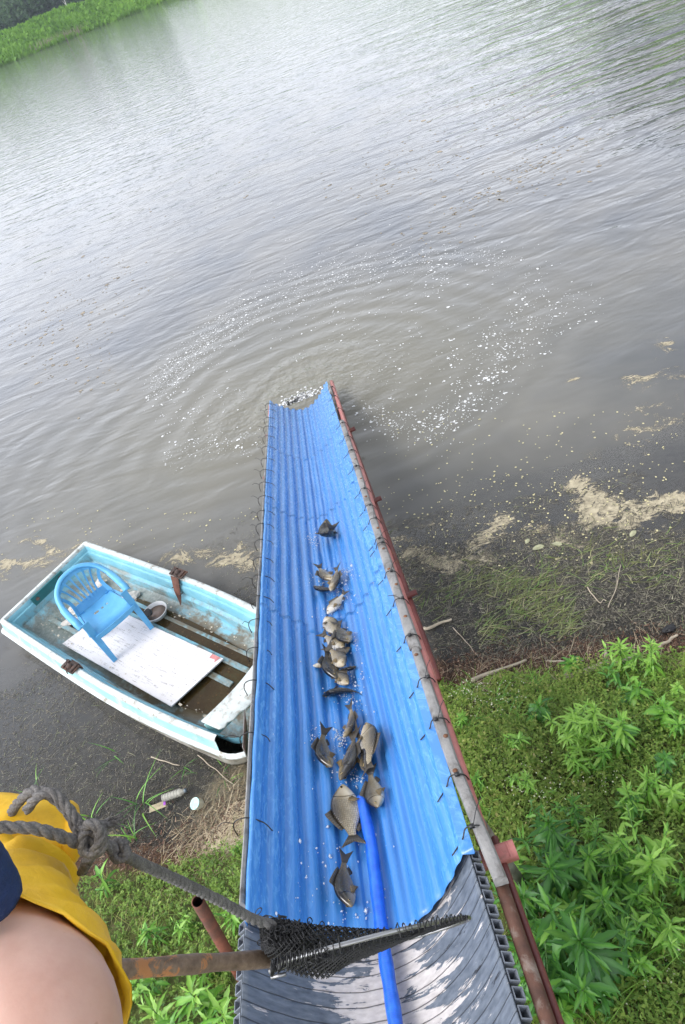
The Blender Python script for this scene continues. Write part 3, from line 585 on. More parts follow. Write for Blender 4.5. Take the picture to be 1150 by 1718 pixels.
hb = t.math('SUBTRACT', t.math('MULTIPLY', t.math('MULTIPLY', sc_, body), -.6), gill)
M_fish = t.done(t.bsdf(Base_Color=c, Roughness=.16, Specular_IOR_Level=.6, Normal=t.bump(hb, .9, .003)))
t = NT('fish_fin'); fr = t.math('SINE', t.math('MULTIPLY', t.attr('ray'), 60)); c = t.ramp(t.math('MULTIPLY', fr, .5), [(0, (.06, .052, .04)), (1, (.15, .12, .08))])
M_fin = t.done(t.n('MixShader', _0=.2, _1=t.bsdf(Base_Color=c, Roughness=.3, Normal=t.bump(fr, .5, .001)), _2=t.n('BsdfTranslucent', Color=c)))
t = NT('fish_fin_amber'); fr = t.math('SINE', t.math('MULTIPLY', t.attr('ray'), 60)); c = t.ramp(t.math('MULTIPLY', fr, .5), [(0, (.20, .14, .06)), (1, (.36, .28, .15))])
M_fin2 = t.done(t.n('MixShader', _0=.25, _1=t.bsdf(Base_Color=c, Roughness=.3, Normal=t.bump(fr, .5, .001)), _2=t.n('BsdfTranslucent', Color=c)))
M_eye = simple('fish_eye', (.006, .006, .006), .1, 10, .08); M_iris = simple('fish_iris', (.30, .22, .09), .2, 20, .2)
FS = [0, .03, .07, .12, .17, .23, .30, .38, .46, .54, .62, .70, .76, .81, .845]
FT = [.012, .040, .075, .115, .155, .187, .208, .214, .200, .172, .134, .092, .066, .054, .055]
FBm = [.012, .038, .066, .095, .122, .148, .170, .180, .174, .152, .117, .078, .055, .046, .050]
FW = [.012, .030, .047, .062, .072, .080, .084, .083, .077, .067, .053, .037, .025, .016, .010]
def fishpts(bend, L, X, Y, Z):
    X = .42 - np.asarray(X, float); k = bend + 1e-4      # x toward the head
    th = k * X; cx = np.sin(th) / k; cz = (1 - np.cos(th)) / k
    return np.stack([cx - np.sin(th) * Z, Y, cz + np.cos(th) * Z], -1) * L
def make_fish(head, tail, roll, flip, bend, label, lift=0.0, pale=0.5, fins=True, scale=1.0, pitch=0.0):
    qh = onchute(*head); qt = onchute(*tail); a = S(qh[0], qh[1]); b = S(qt[0], qt[1]); cu, cv = (qh + qt) / 2
    nrm_ = nrm(Sn(cu, cv)); f = a - b; Lc = np.linalg.norm(f); f = nrm(f - (f @ nrm_) * nrm_); f = nrm(f + nrm_ * pitch)
    kb = abs(bend) + 1e-6; L = 1.06 * scale * Lc / max(.35, (2 * math.sin(kb * .5) / kb))
    s = np.cross(nrm_, f); ro = R(roll * .62); z = math.cos(ro) * nrm_ - math.sin(ro) * s * flip; y = np.cross(z, f) * 1.0
    # y is the dorsal direction: with flip=+1 the back points to the fish's own right of travel
    if flip < 0: pass
    Mx = np.stack([f, y * flip, z * 1.0], 1)
    K = 20; X = []; Y = []; Z = []; 
    for s_, tp, bt_, w in zip(FS, FT, FBm, FW):
        for j in range(K):
            q = 2 * math.pi * j / K; cy, cz = math.cos(q), math.sin(q)
            X.append(s_); Y.append((tp if cy > 0 else bt_) * math.copysign(abs(cy) ** .92, cy)); Z.append(w * math.copysign(abs(cz) ** .85, cz))
    X, Y, Z = map(np.array, (X, Y, Z)); V = fishpts(bend, L, X, Y, Z)
    base = (a + b) / 2; G = V @ Mx.T
    surf = S(cu, cv, .030)
    # rest the lowest side on the sheet
    low = (G @ nrm_).min(); org = surf + nrm_ * (-low * (.92) + lift) + f * (.10 * L * math.cos(min(1.3, kb * .5)))
    mat = Matrix([list(Mx[0]) + [org[0]], list(Mx[1]) + [org[1]], list(Mx[2]) + [org[2]], [0, 0, 0, 1]])
    n = len(FS); F = grid_faces(n, K, closeV=True) + [tuple(range(K)), tuple(range((n - 1) * K, n * K))[::-1]]
    root = empty('crucian_carp', (0, 0, 0), mat); tag(root, label, 'fish', 'fish sliding down the chute')
    o = pm('body', V, F, M_fish, root, True); setattrs(o, fx=X, fy=Y, fz=Z, pale=np.full(len(X), pale)); sb = o.modifiers.new('s', 'SUBSURF'); sb.levels = sb.render_levels = 1
    def fin(name, rows, m, zf=0.0):
        P = []; ry = []; nc = len(rows[0])
        for r_, row in enumerate(rows):
            for i, (x_, y_, z_) in enumerate(row): P.append((x_, y_, z_)); ry.append(i / (nc - 1) if name != 'x' else 0)
        P = np.array(P); VV = fishpts(bend, L, P[:, 0], P[:, 1], P[:, 2]); o = pm(name, VV, grid_faces(len(rows), nc), m, root, True); setattrs(o, ray=ry)
        sm = o.modifiers.new('s', 'SOLIDIFY'); sm.thickness = .0012
    lin = lambda a, b, n: np.linspace(a, b, n)
    sp = random.uniform(.9, 1.15); cz = random.uniform(-.03, .03)
    fin('tail_fin', [[(.83, y_ * .05, 0) for y_ in lin(-1, 1, 9)], [(.91, y_ * .085 * sp, cz * .4) for y_ in lin(-1, 1, 9)], [(1.045 - .085 * (1 - abs(y_)) ** 1.0, y_ * .155 * sp, cz) for y_ in lin(-1, 1, 9)]], M_fin)
    if fins:
        fin('dorsal_fin', [[(x_, float(np.interp(x_, FS, FT)) - .012, 0) for x_ in lin(.36, .70, 9)], [(x_ + .045, float(np.interp(x_, FS, FT)) + h_, .01) for x_, h_ in zip(lin(.36, .70, 9), (.02, .085, .08, .068, .06, .055, .05, .045, .03))]], M_fin)
        fin('anal_fin', [[(x_, -float(np.interp(x_, FS, FBm)) + .012, 0) for x_ in lin(.64, .74, 5)], [(x_ + .05, -float(np.interp(x_, FS, FBm)) - h_, 0) for x_, h_ in zip(lin(.64, .74, 5), (.05, .06, .05, .04, .02))]], M_fin)
        fin('pectoral_fin', [[(.265, y_, .068) for y_ in lin(-.09, -.05, 6)], [(.34, y_, .10) for y_ in lin(-.13, -.03, 6)], [(.40 - .03 * abs(k_), y_, .115) for y_, k_ in zip(lin(-.17, -.02, 6), lin(-1, 1, 6))]], M_fin2)
        fin('pelvic_fin', [[(.36, y_, .03) for y_ in lin(-.150, -.135, 5)], [(.45, y_, .06) for y_ in lin(-.215, -.15, 5)]], M_fin2)
    for sg in (1, -1):
        mb = MB(); c0 = np.array([.088, .030, .0]); w = float(np.interp(.088, FS, FW)) * .93
        for r_, zz, nm, mm in ((.026, .000, 'iris', M_iris), (.018, .006, 'eye', M_eye)):
            P = []; Fs = []; N_ = 12
            for i in range(4):
                for j in range(N_): q = 2 * math.pi * j / N_; rr_ = r_ * math.cos(i * .42); P.append((c0[0] + rr_ * math.cos(q), c0[1] + rr_ * math.sin(q), sg * (w + zz + r_ * .45 * math.sin(i * .42))))
            P = np.array(P); VV = fishpts(bend, L, P[:, 0], P[:, 1], P[:, 2]); pm(nm, VV, grid_faces(4, N_, closeV=True) + [tuple(range(3 * N_, 4 * N_))], mm, root, True)
    return root
FISH = [((583, 1541), (570, 1458), 38, -1, 1.1, 'carp nearest the black net, head down with its tail curled', 0, .35, 1),
        ((578, 1338), (598, 1438), 8, 1, .25, 'big tan scaled carp lying head up beside the hose end', 0, .75, 1),
        ((648, 1368), (633, 1308), 45, -1, .9, 'carp just right of the hose end with its head down', 0, .5, 1),
        ((637, 1233), (645, 1312), 12, -1, .2, 'tan sided carp on top of a dark one, tail down, right of the group', .035, .75, 1),
        ((630, 1306), (614, 1238), 62, 1, .4, 'dark carp half hidden beneath the tan sided one', 0, .2, 1),
        ((583, 1326), (607, 1250), 52, 1, .5, 'dark carp head down in the middle of the lower group', .01, .25, 1),
        ((546, 1306), (532, 1246), 40, -1, 1.2, 'carp with fins spread at the left of the lower group', 0, .45, 1),
        ((592, 1252), (604, 1201), 55, 1, 1.2, 'pale bellied carp curled above the lower group', .005, .7, 1),
        ((548, 1172), (612, 1164), 68, 1, -.8, 'long dark carp lying crosswise under the middle pile', 0, .05, 1),
        ((590, 1163), (560, 1140), 25, 1, .4, 'grey carp at the bottom of the middle pile, head to the right', .02, .55, 1),
        ((562, 1158), (545, 1112), 58, -1, .7, 'dark backed carp on the left side of the middle pile', .01, .2, 1),
        ((588, 1140), (563, 1110), 30, 1, .8, 'pale grey carp in the centre of the middle pile', .045, .65, 1),
        ((604, 1132), (572, 1136), 70, -1, .7, 'small dark carp sticking out at the right of the middle pile', .01, .1, 1),
        ((526, 1126), (562, 1120), 15, 1, .2, 'carp showing its white belly at the left tip of the middle pile', .0, 1.6, 1),
        ((592, 1098), (563, 1116), 60, 1, .4, 'dark carp between the middle pile and the pale pair', .01, .1, 1),
        ((580, 1102), (545, 1078), 18, 1, .3, 'tan carp with a pale belly under the bent one', .015, .9, 1),
        ((597, 1092), (575, 1064), 55, -1, .6, 'dark headed carp pointing down beside the pale pair', .01, .3, 1),
        ((553, 1055), (572, 1088), 10, -1, .3, 'pale tan carp at the top of the second pile', .03, .95, 1),
        ((557, 1037), (586, 1000), 25, -1, .3, 'white bellied carp slanting below the splashing ones', 0, 1.5, 1),
        ((530, 996), (570, 1002), 48, 1, .5, 'dark grey carp at the lower left of the splashing three', .005, .2, 1),
        ((568, 1003), (578, 964), 20, 1, .4, 'tan scaled carp at the right of the splashing three', .02, .7, 1),
        ((560, 985), (536, 963), 35, -1, .5, 'pale carp with raised tail at the top of the splashing three', .0, .9, 1),
        ((557, 897), (566, 917), 66, 1, 2.6, 'black carp curled into a U, farthest down the chute', 0, .0, 1)]
for hd, tl, ro, fl, be, lb, li, pa, fi in FISH: make_fish(hd, tl, ro, fl, be, lb, li, pa, bool(fi))
# splashes of water round the fish
V3 = []
def splat(px, py, n, sx_, sy_, hz):
    for _ in range(n):
        a, b = random.gauss(px, sx_), random.gauss(py, sy_)
        try: q = onchute(a, b)
        except Exception: continue
        if abs(q[0]) < .93: V3.append((S(q[0], q[1], .032) + NX * abs(random.gauss(0, hz)), random.gammavariate(2, .0011) + .0009))
for px, py, n, sx_, sy_, hz in [(527, 912, 90, 7, 8, .015), (590, 968, 70, 8, 6, .03), (545, 980, 80, 12, 10, .02), (580, 1000, 60, 10, 10, .02), (560, 1030, 30, 14, 12, .01), (598, 1080, 40, 8, 12, .01), (600, 1150, 60, 12, 16, .01),
                                (595, 1190, 60, 14, 12, .01), (575, 1248, 110, 8, 8, .012), (530, 1245, 40, 10, 10, .01), (600, 1315, 70, 14, 12, .008), (540, 1270, 30, 20, 20, .004), (560, 1480, 22, 30, 50, .001), (500, 1500, 16, 30, 40, .001), (620, 1500, 16, 25, 50, .001), (600, 1540, 26, 30, 12, .001), (490, 1450, 14, 30, 90, .001), (560, 1200, 50, 40, 120, .001), (600, 1000, 40, 30, 60, .001)]: splat(px, py, n, sx_, sy_, hz)
mb = MB(); ico = [(0, 0, 1), (1, 0, 0), (0, 1, 0), (-1, 0, 0), (0, -1, 0), (0, 0, -1)]; icf = [(0, 1, 2), (0, 2, 3), (0, 3, 4), (0, 4, 1), (5, 2, 1), (5, 3, 2), (5, 4, 3), (5, 1, 4)]
for q, r_ in V3:
    e = random.uniform(.6, 1.8); mb.add([q + r_ * (np.array(i_) * (1, e, 1)) for i_ in ico], icf)
t = NT('droplets'); M_drop = t.done(t.bsdf(Base_Color=(.75, .82, .90), Roughness=.08, Specular_IOR_Level=.8, Transmission_Weight=.25))
o = pm('water_splash', mb.V, mb.F, M_drop, None, True); tag(o, 'white splashes and droplets of water thrown up around the fish', 'splash', kind='stuff')
# ------------------------------------------------------------------ boat
BL = 3.68; BO = np.array([-3.38, 6.15, 0.0]); bd_ = np.array([.665, -.747, 0]); bl_ = np.array([.747, .665, 0]); bz_ = np.array([0, 0, 1.0])
bd_ = nrm(bd_ + np.array([0, 0, .004])); 
Bmat = Matrix([[bd_[0], bl_[0], 0, BO[0]], [bd_[1], bl_[1], 0, BO[1]], [bd_[2], 0, 1, BO[2]], [0, 0, 0, 1]])
def bw(x, y, z): return BO + bd_ * x + bl_ * y + bz_ * z
def bloc(px, py, z):
    q = at(px, py, z) - BO; return np.array([q @ bd_, q @ bl_, z])
boat = empty('rowing_boat', BO, Bmat); tag(boat, 'old flat bottomed boat, white rim and turquoise inside, lying beside the chute', 'boat')
def Bhalf(x): return .668 + .05 * math.sin(min(1, x / 2.2) * math.pi * .5) - .13 * max(0, (x - 1.8) / 1.8) ** 2
def outline(d, z, rake, r0=None, r1=None):
    x0, x1 = d + rake * .25, BL - d - rake; r0 = max(.015, .05 - d * .4) if r0 is None else r0; r1 = max(.05, .30 - d * .8); P = []
    b = lambda x: Bhalf(x) - d
    xs = np.linspace(x0 + r0, x1 - r1, 30)
    side = [(x, -b(x)) for x in xs]
    c1 = [(x1 - r1 + r1 * math.sin(q), -(b(x1 - r1) - r1) - r1 * math.cos(q)) for q in np.linspace(.15, math.pi / 2, 8)]
    yb = b(x1 - r1) - r1; fr = [(x1 + .04 * (1 - (y / max(yb, .01)) ** 2), y) for y in np.linspace(-yb, yb, 9)[1:-1]]
    c0 = [(x0 + r0 - r0 * math.sin(q), -(b(x0) - r0) - r0 * math.cos(q)) for q in np.linspace(math.pi / 2, .15, 4)]
    tr = [(x0, y) for y in np.linspace(b(x0) - r0, -(b(x0) - r0), 9)[1:-1]]
    low = c0 + side + c1; up = [(x, -y) for x, y in low[::-1]]
    sheer = lambda x: z + .05 * (x / BL) ** 2 * min(1, max(0, (z - .05) / .2))
    return [np.array([x, y, sheer(x)]) for x, y in low + fr + up + tr]
def ringmesh(name, specs, m, capa=None, capb=None, skip=None):
    V = []; 
    for sp_ in specs: V += outline(*sp_)
    k = len(outline(*specs[0])); F = grid_faces(len(specs), k, closeV=True)
    if skip: F = [f for f in F if not skip(sum(V[i] for i in f) / 4)]
    if capa: F.append(tuple(range(k)))
    if capb: F.append(tuple(range((len(specs) - 1) * k, len(specs) * k))[::-1])
    o = pm(name, V, F, m, boat, True); o.modifiers.new('e', 'EDGE_SPLIT').split_angle = R(42); return o
M_hull = simple('hull_cream', (.50, .48, .42), .12, 6, .6, dirt=(.20, .175, .13), dirt_amt=.5, dscale=3.2, bump=.4)
M_gun = simple('gunwale_white', (.52, .57, .55), .12, 7, .5, dirt=(.25, .22, .17), dirt_amt=.42, dscale=13, bump=.3)
M_turq = simple('turquoise_paint', (.30, .55, .54), .15, 6, .5, dirt=(.55, .60, .57), dirt_amt=.42, dscale=7, bump=.3)
t = NT('boat_inside'); p = t.obj(); z = t.sep(p, 2); n1 = t.noise(p, 5, 7, .65); n2 = t.noise(t.map(p, (1, 3.5, 3)), 2.2, 9, .68, .4); n3 = t.noise(p, 28, 6, .7)
c = t.ramp(n1, [(.3, (.13, .36, .46)), (.7, (.23, .49, .56))])
low = t.n('MapRange', Value=z, From_Min=.06, From_Max=.30, To_Min=.10, To_Max=-.20)
g1 = t.ramp(t.math('ADD', n2, low), [(.44, 0.0), (.60, 1.0)]); c = t.mix(t.math('MULTIPLY', g1, .8), c, t.ramp(n3, [(.3, (.10, .085, .05)), (.6, (.26, .24, .19)), (.8, (.50, .50, .46))]))
xr = t.n('MapRange', Value=t.sep(p, 0), From_Min=1.2, From_Max=2.0)
g2 = t.math('MULTIPLY', t.ramp(t.math('ADD', n1, t.math('MULTIPLY', low, .8)), [(.50, 0.0), (.60, 1.0)]), xr); c = t.mix(t.math('MULTIPLY', g2, .8), c, (.10, .065, .022))
g3 = t.ramp(n3, [(.66, 0.0), (.70, 1.0)]); c = t.mix(g3, c, (.45, .46, .43))
M_in = t.done(t.bsdf(Base_Color=c, Roughness=.45, Normal=t.bump(t.math('ADD', n3, g1), .35, .004)))
broken = lambda c: c[0] > 3.36 + .02 * math.sin(c[1] * 30) and -.60 < c[1] < .06
ringmesh('hull', [(.22, -.12, .36), (.09, -.09, .20), (.034, .02, .11), (.018, .14, .05), (.010, .205, .02)], M_hull, capa=True)
ringmesh('lower_rim', [(.010, .205, .02), (-.006, .212, .01), (-.008, .222, 0), (.002, .236, 0), (.024, .243, 0)], M_gun)
ringmesh('rubbing_strip', [(.024, .243, 0), (.030, .255, 0), (.046, .330, 0)], M_turq, skip=broken)
ringmesh('gunwale', [(.046, .330, 0), (.047, .350, 0), (.054, .362, 0), (.070, .368, 0), (.092, .366, 0), (.100, .354, 0), (.102, .335, 0)], M_gun, skip=broken)
ringmesh('inner_liner', [(.102, .335, 0), (.112, .325, 0), (.118, .285, 0), (.136, .278, 0), (.142, .262, 0), (.150, .17, .01), (.185, .150, .02), (.205, .08, .05), (.235, .062, .06)], M_in, capb=True, skip=lambda c: broken(c) and c[2] > .26)
# ribs along the floor
for y_, x0, x1, w_, h_ in ((-.27, .30, 2.05, .055, .045), (-.11, .32, 1.2, .05, .04), (.16, .3, 3.0, .055, .04), (.30, .3, 3.0, .04, .03), (-.02, 2.5, 2.9, .06, .04)):
    mb = MB(); mb.box(((x0 + x1) / 2, y_, .062 + h_ / 2), (x1 - x0, w_, h_)); mb.build('floor_rib', M_in, boat, bevel=.006)
# bow deck with its broken edge
n = 26; edge_i = [(3.16 + .07 * math.sin(i / n * 3.1) + 0.0, -.50 + 1.0 * i / n) for i in range(n + 1)]
edge_o = []
for i in range(n + 1):
    y_ = -.49 + 1.0 * i / n; lim = BL - .10 - .20 * max(0, (abs(y_) - .25) / .3) ** 2
    if y_ < -.02: lim = min(lim, 3.36 + .14 * ((y_ + .49) / .47) ** .8 + .012 * math.sin(i * 2.3) + random.uniform(-.008, .008))
    edge_o.append((lim, y_))
V = [(x, y, .372 + .04 * (x / BL) ** 2) for x, y in edge_i] + [(x, y, .385 + .05 * (x / BL) ** 2 - .012 * (y < 0)) for x, y in edge_o]
o = pm('bow_deck', V, [(i, i + 1, n + 2 + i, n + 1 + i) for i in range(n)], M_gun, boat, True); s_ = o.modifiers.new('s', 'SOLIDIFY'); s_.thickness = .022; s_.offset = -1
mb = MB(); 
V = [(x, y, .365) for x, y in edge_i] + [(x + .03, y, .20) for x, y in edge_i]; o = pm('bow_bulkhead', V, [(i, i + 1, n + 2 + i, n + 1 + i) for i in range(n)], M_turq, boat, True); o.modifiers.new('s', 'SOLIDIFY').thickness = .012
# dark teal plate on the transom
mb = MB(); cpt = bloc(78, 984, .30); mb.box((.135, cpt[1], .285), (.02, .44, .13)); pl = mb.build('transom_plate', simple('teal_plate', (.018, .14, .15), .2, 10, .5, dirt=(.04, .06, .06), dirt_amt=.4), boat, bevel=.004)
for dy in (-.16, .16):
    mb = MB(); mb.tube([(.144, cpt[1] + dy, .295), (.156, cpt[1] + dy, .295)], .02, 12); mb.build('bolt', M_rust, pl)
# rowlock brackets
M_irond = simple('rusty_iron', (.055, .035, .028), .5, 22, .75, dirt=(.16, .075, .045), dirt_amt=.45, bump=.8)
for (px, py), sg in (((295, 968), 1), ((116, 1123), -1)):
    q = bloc(px, py, .39); mb = MB(); y0 = sg * (Bhalf(q[0]) - .06); x0 = q[0]
    mb.box((x0, y0, .398), (.19, .10, .016)); mb.box((x0 - .06, y0, .413), (.035, .085, .018)); mb.box((x0 + .06, y0, .413), (.035, .085, .018)); mb.tube([(x0, y0 - .02, .40), (x0, y0 + .02, .42)], .03, 10)
    mb.tube([(x0 - .09, y0 + .04, .42), (x0 + .02, y0 - .05, .425), (x0 + .07, y0 - .07, .42)], .006, 6); rl = mb.build('rowlock', M_irond, boat, bevel=.004)
    if sg > 0:
        mb = MB(); P = [(x0 - .06, y0 - .055, .395), (x0 + .06, y0 - .055, .395), (x0 + .045, y0 - .13, .19), (x0 + .09, y0 - .20, .155), (x0 + .03, y0 - .14, .17), (x0 - .03, y0 - .125, .24)]
        o = pm('bracket_plate', P, [tuple(range(6))], simple('rust_plate', (.13, .055, .035), .4, 16, .8, dirt=(.28, .22, .19), dirt_amt=.3), rl); o.modifiers.new('s', 'SOLIDIFY').thickness = .008
        mb = MB(); mb.tube([(x0 - .05, y0 - .09, .27), (x0 - .06, y0 - .12, .27)], .006, 6); mb.tube([(x0 + .05, y0 - .10, .22), (x0 + .05, y0 - .15, .22)], .006, 6); mb.build('bolt', M_irond, rl)
    else:
        mb = MB(); mb.box((x0, y0 + .06, .36), (.12, .012, .08)); mb.build('bracket_plate', M_irond, rl)
# bilge water
t = NT('bilge_water'); p = t.obj(); n1 = t.noise(p, 3, 5, .6)
bp = t.n('BsdfTransparent', Color=(.50, .36, .17)); df = t.n('BsdfDiffuse', Color=t.ramp(n1, [(.3, (.05, .035, .012)), (.7, (.11, .075, .03))])); gls = t.n('BsdfGlossy', Roughness=.02)
M_bilge = t.done(t.n('MixShader', _0=t.n('Fresnel', IOR=1.4), _1=t.n('MixShader', _0=.35, _1=bp, _2=df), _2=gls))
out_ = [(1.15, -.30), (1.7, -.42), (2.4, -.42), (3.0, -.33), (3.2, -.1), (3.18, .2), (2.9, .30), (2.3, .36), (1.5, .385), (1.1, .36), (1.05, .1), (1.25, -.05)]
pm('bilge_water', [(x, y, .0865) for x, y in out_], [tuple(range(len(out_)))], M_bilge, boat)
# loose flakes, grit and foam crumbs in the boat
mb = MB()
for _ in range(700):
    x_, y_ = random.uniform(.25, 3.1), random.uniform(-.42, .42); s_ = random.gammavariate(1.6, .004) + .002; a = random.uniform(0, 6.28); z_ = .064 if abs(y_) < .3 else .064 + (abs(y_) - .3) * .7
    mb.add([(x_ + s_ * math.cos(a + q), y_ + s_ * math.sin(a + q) * .7, z_ + .028 * 0 + random.uniform(.001, .006)) for q in (0, 1.6, 3.1, 4.7)], [(0, 1, 2, 3)])
o = mb.build('paint_flakes', simple('paint_flake', (.42, .38, .30), .5, 4, .8)); o.matrix_world = Bmat; tag(o, 'flakes of paint and grit scattered on the floor of the boat', 'flakes', kind='stuff')
# ------------------------------------------------------------------ things lying in the boat
def rock(name, loc, r, m, seed, sq=(1, 1, .7)):
    bm = bmesh.new(); bmesh.ops.create_icosphere(bm, subdivisions=3, radius=1)
    g = np.random.default_rng(seed); dirs = g.normal(0, 1, (14, 3)); dirs /= np.linalg.norm(dirs, axis=1, keepdims=True); cut = g.uniform(.62, .95, 14)
    for v in bm.verts:
        c_ = np.array(v.co); 
        for d_, k_ in zip(dirs, cut):
            e_ = c_ @ d_ - k_
            if e_ > 0: c_ = c_ - d_ * e_ * .9
        c_ = c_ * (1 + .06 * g.normal()) * np.array(sq) * r; v.co = Vector(c_)
    me = bpy.data.meshes.new(name); bm.to_mesh(me); bm.free(); o = link(name, me, m); o.location = tuple(map(float, loc)); o.rotation_euler = (0, 0, seed * 1.3); return o
M_styro = simple('crumbly_white', (.62, .58, .52), .15, 16, .9, dirt=(.30, .25, .18), dirt_amt=.4, bump=1, bd=.01)
for (px, py, r_, sq, lb) in [(168, 978, .085, (1, .7, .7), 'white crumbly chunk behind the chair back in the boat'), (213, 1004, .11, (1.3, .7, .5), 'pale flat chunk beside the white bowl, partly under the armrest'), (120, 1024, .075, (1, .8, .7), 'small white chunk left of the chair back'),
                             (116, 1041, .095, (1.5, .6, .5), 'long pale chunk lying nearest the transom plate'), (140, 1031, .06, (1, .8, .7), 'smallest white chunk seen behind the slats of the chair')]:
    q = at(px, py, .12); tag(rock('white_chunk', (q[0], q[1], .065 + r_ * sq[2] * .55), r_, M_styro, int(px), sq), lb, 'chunk', 'white chunks in the boat')
t = NT('scuffed_white'); p = t.obj(); n1 = t.noise(t.map(p, (2, 26, 1)), 3, 8, .75); n2 = t.noise(t.map(p, (26, 2, 1)), 3, 8, .75); n3 = t.noise(p, 2.5, 4)
wv_ = t.math('MULTIPLY', t.ramp(n1, [(.54, 0.0), (.60, 1.0)]), t.ramp(n2, [(.46, 0.0), (.53, 1.0)]))
c = t.mix(t.math('MULTIPLY', wv_, .75), t.ramp(n3, [(.3, (.64, .62, .62)), (.7, (.74, .72, .72))]), (.20, .175, .14))
M_board = t.done(t.bsdf(Base_Color=c, Roughness=.7, Normal=t.bump(wv_, .5, -.002)))
bc = np.array([1.22, -.115]); bhl, bhw = .80, .315; zb = .118
q = [bw(bc[0] - bhl, bc[1] - bhw, zb), bw(bc[0] + bhl, bc[1] + bhw, zb)]
cor = [bloc(105, 1080, zb), bloc(290, 1188, zb), bloc(377, 1108, zb), bloc(236, 1034, zb)]; cor[3] = cor[2] + (cor[0] - cor[1]) * .98 + np.array([.0, -.02, 0])
V = [(c_[0], c_[1], zb + .008 * (i in (1, 2)) * 3) for i, c_ in enumerate(cor)]; V += [(a, b, c_ - .014) for a, b, c_ in V]
o = pm('white_board', V, [(0, 1, 2, 3), (7, 6, 5, 4), (0, 4, 5, 1), (1, 5, 6, 2), (2, 6, 7, 3), (3, 7, 4, 0)], M_board); o.matrix_world = Bmat; tag(o, 'scuffed white board lying on the boat floor under the blue chair', 'board')
e1 = nrm(cor[1] - cor[2]); e2 = nrm(cor[3] - cor[2]); c2_ = np.array([V[2][0], V[2][1], V[2][2] + .0025])
pm('worn_corner', [c2_ + e2 * .03 + e1 * .005, c2_ + e2 * .14 + e1 * .004, c2_ + e2 * .13 + e1 * .05, c2_ + e2 * .06 + e1 * .045, c2_ + e2 * .04 + e1 * .075], [(0, 1, 2, 3, 4)], simple('red_patch', (.50, .20, .19), .2, 20, .8), o)
# bowl
def lathe(mb, prof_, k=32, c=(0, 0, 0)):
    V = []; F = []
    for r_, z_ in prof_:
        for j in range(k): a = 2 * math.pi * j / k; V.append((c[0] + r_ * math.cos(a), c[1] + r_ * math.sin(a), c[2] + z_))
    mb.add(V, grid_faces(len(prof_), k, closeV=True) + [tuple(range(k))[::-1], tuple(range((len(prof_) - 1) * k, len(prof_) * k))])
bq = at(263, 1029, .13); bowl = empty('white_bowl', (bq[0], bq[1], .085)); tag(bowl, 'round white bowl of murky water beside the chair in the boat', 'bowl')
mb = MB(); lathe(mb, [(.07, 0), (.105, .03), (.122, .075), (.128, .08), (.130, .085), (.124, .088), (.117, .08), (.10, .035), (.07, .014)], 36); mb.build('basin', simple('enamel', (.66, .65, .63), .08, 8, .3, dirt=(.3, .25, .2), dirt_amt=.25), bowl, True)
mb = MB(); lathe(mb, [(.105, .050), (.02, .0502)], 32); mb.build('murky_water', simple('murky', (.24, .17, .13), .2, 12, .15), bowl, True)
rg = rock('wet_rag', bq + np.array([-.06, -.01, .06]), .055, simple('dark_rag', (.03, .03, .028), .4, 20, .8), 9, (1, .9, .5)); tag(rg, 'crumpled dark rag hanging on the edge of the white bowl', 'rag')
# ------------------------------------------------------------------ chair
t = NT('blue_plastic'); n1 = t.noise(t.obj(), 6, 5, .6); M_chair = t.done(t.bsdf(Base_Color=t.ramp(n1, [(.3, (.085, .33, .60)), (.7, (.13, .42, .70))]), Roughness=t.n('MapRange', Value=n1, To_Min=.32, To_Max=.5), Normal=t.bump(t.noise(t.obj(), 90, 3), .08, .002)))
FR = at(258, 1051, .13); FL = at(190, 1111, .13); fdir = nrm(np.array([.53, -.85, 0])); lat = nrm((FL - FR) * [1, 1, 0]); fdir = nrm(np.cross(lat, [0, 0, 1.0])); 
if fdir[1] > 0: fdir = -fdir
CO = (FR + FL) / 2 - fdir * .225; CO[2] = .135; ks = .94
# chair frame: x = toward the sitter's left (image left), y = forward
Cm = Matrix([[lat[0] * ks, fdir[0] * ks, 0, CO[0]], [lat[1] * ks, fdir[1] * ks, 0, CO[1]], [0, 0, ks, CO[2]], [0, 0, 0, 1]])
chair = empty('garden_chair', CO, Cm); tag(chair, 'light blue moulded plastic armchair standing in the boat', 'chair')
V = []; n_, m2 = 15, 15
for i in range(n_):
    b = i / (n_ - 1)
    for j in range(m2):
        a = -1 + 2 * j / (m2 - 1); y_ = -.21 + .46 * b; w_ = .195 + .035 * b; z_ = .405 + .012 * (2 * b - 1) + .018 * abs(a) ** 3 - .012 * (1 - a * a) * (1 - (2 * b - 1) ** 2)
        if b > .85: z_ -= (b - .85) ** 1.3 * 1.1; y_ -= (b - .85) * .05
        V.append((a * w_, y_, z_))
F = [f for f in grid_faces(n_, m2)]
hol = {(5, 4), (5, 6), (5, 8), (5, 10), (6, 4), (6, 6), (6, 8), (6, 10)}
F = [f for k, f in enumerate(F) if not ((k // (m2 - 1)) == 4 and (k % (m2 - 1)) in (4, 6, 8, 9))]
o = pm('seat', V, F, M_chair, chair, True); s_ = o.modifiers.new('s', 'SOLIDIFY'); s_.thickness = .006; sb = o.modifiers.new('b', 'SUBSURF'); sb.levels = sb.render_levels = 1
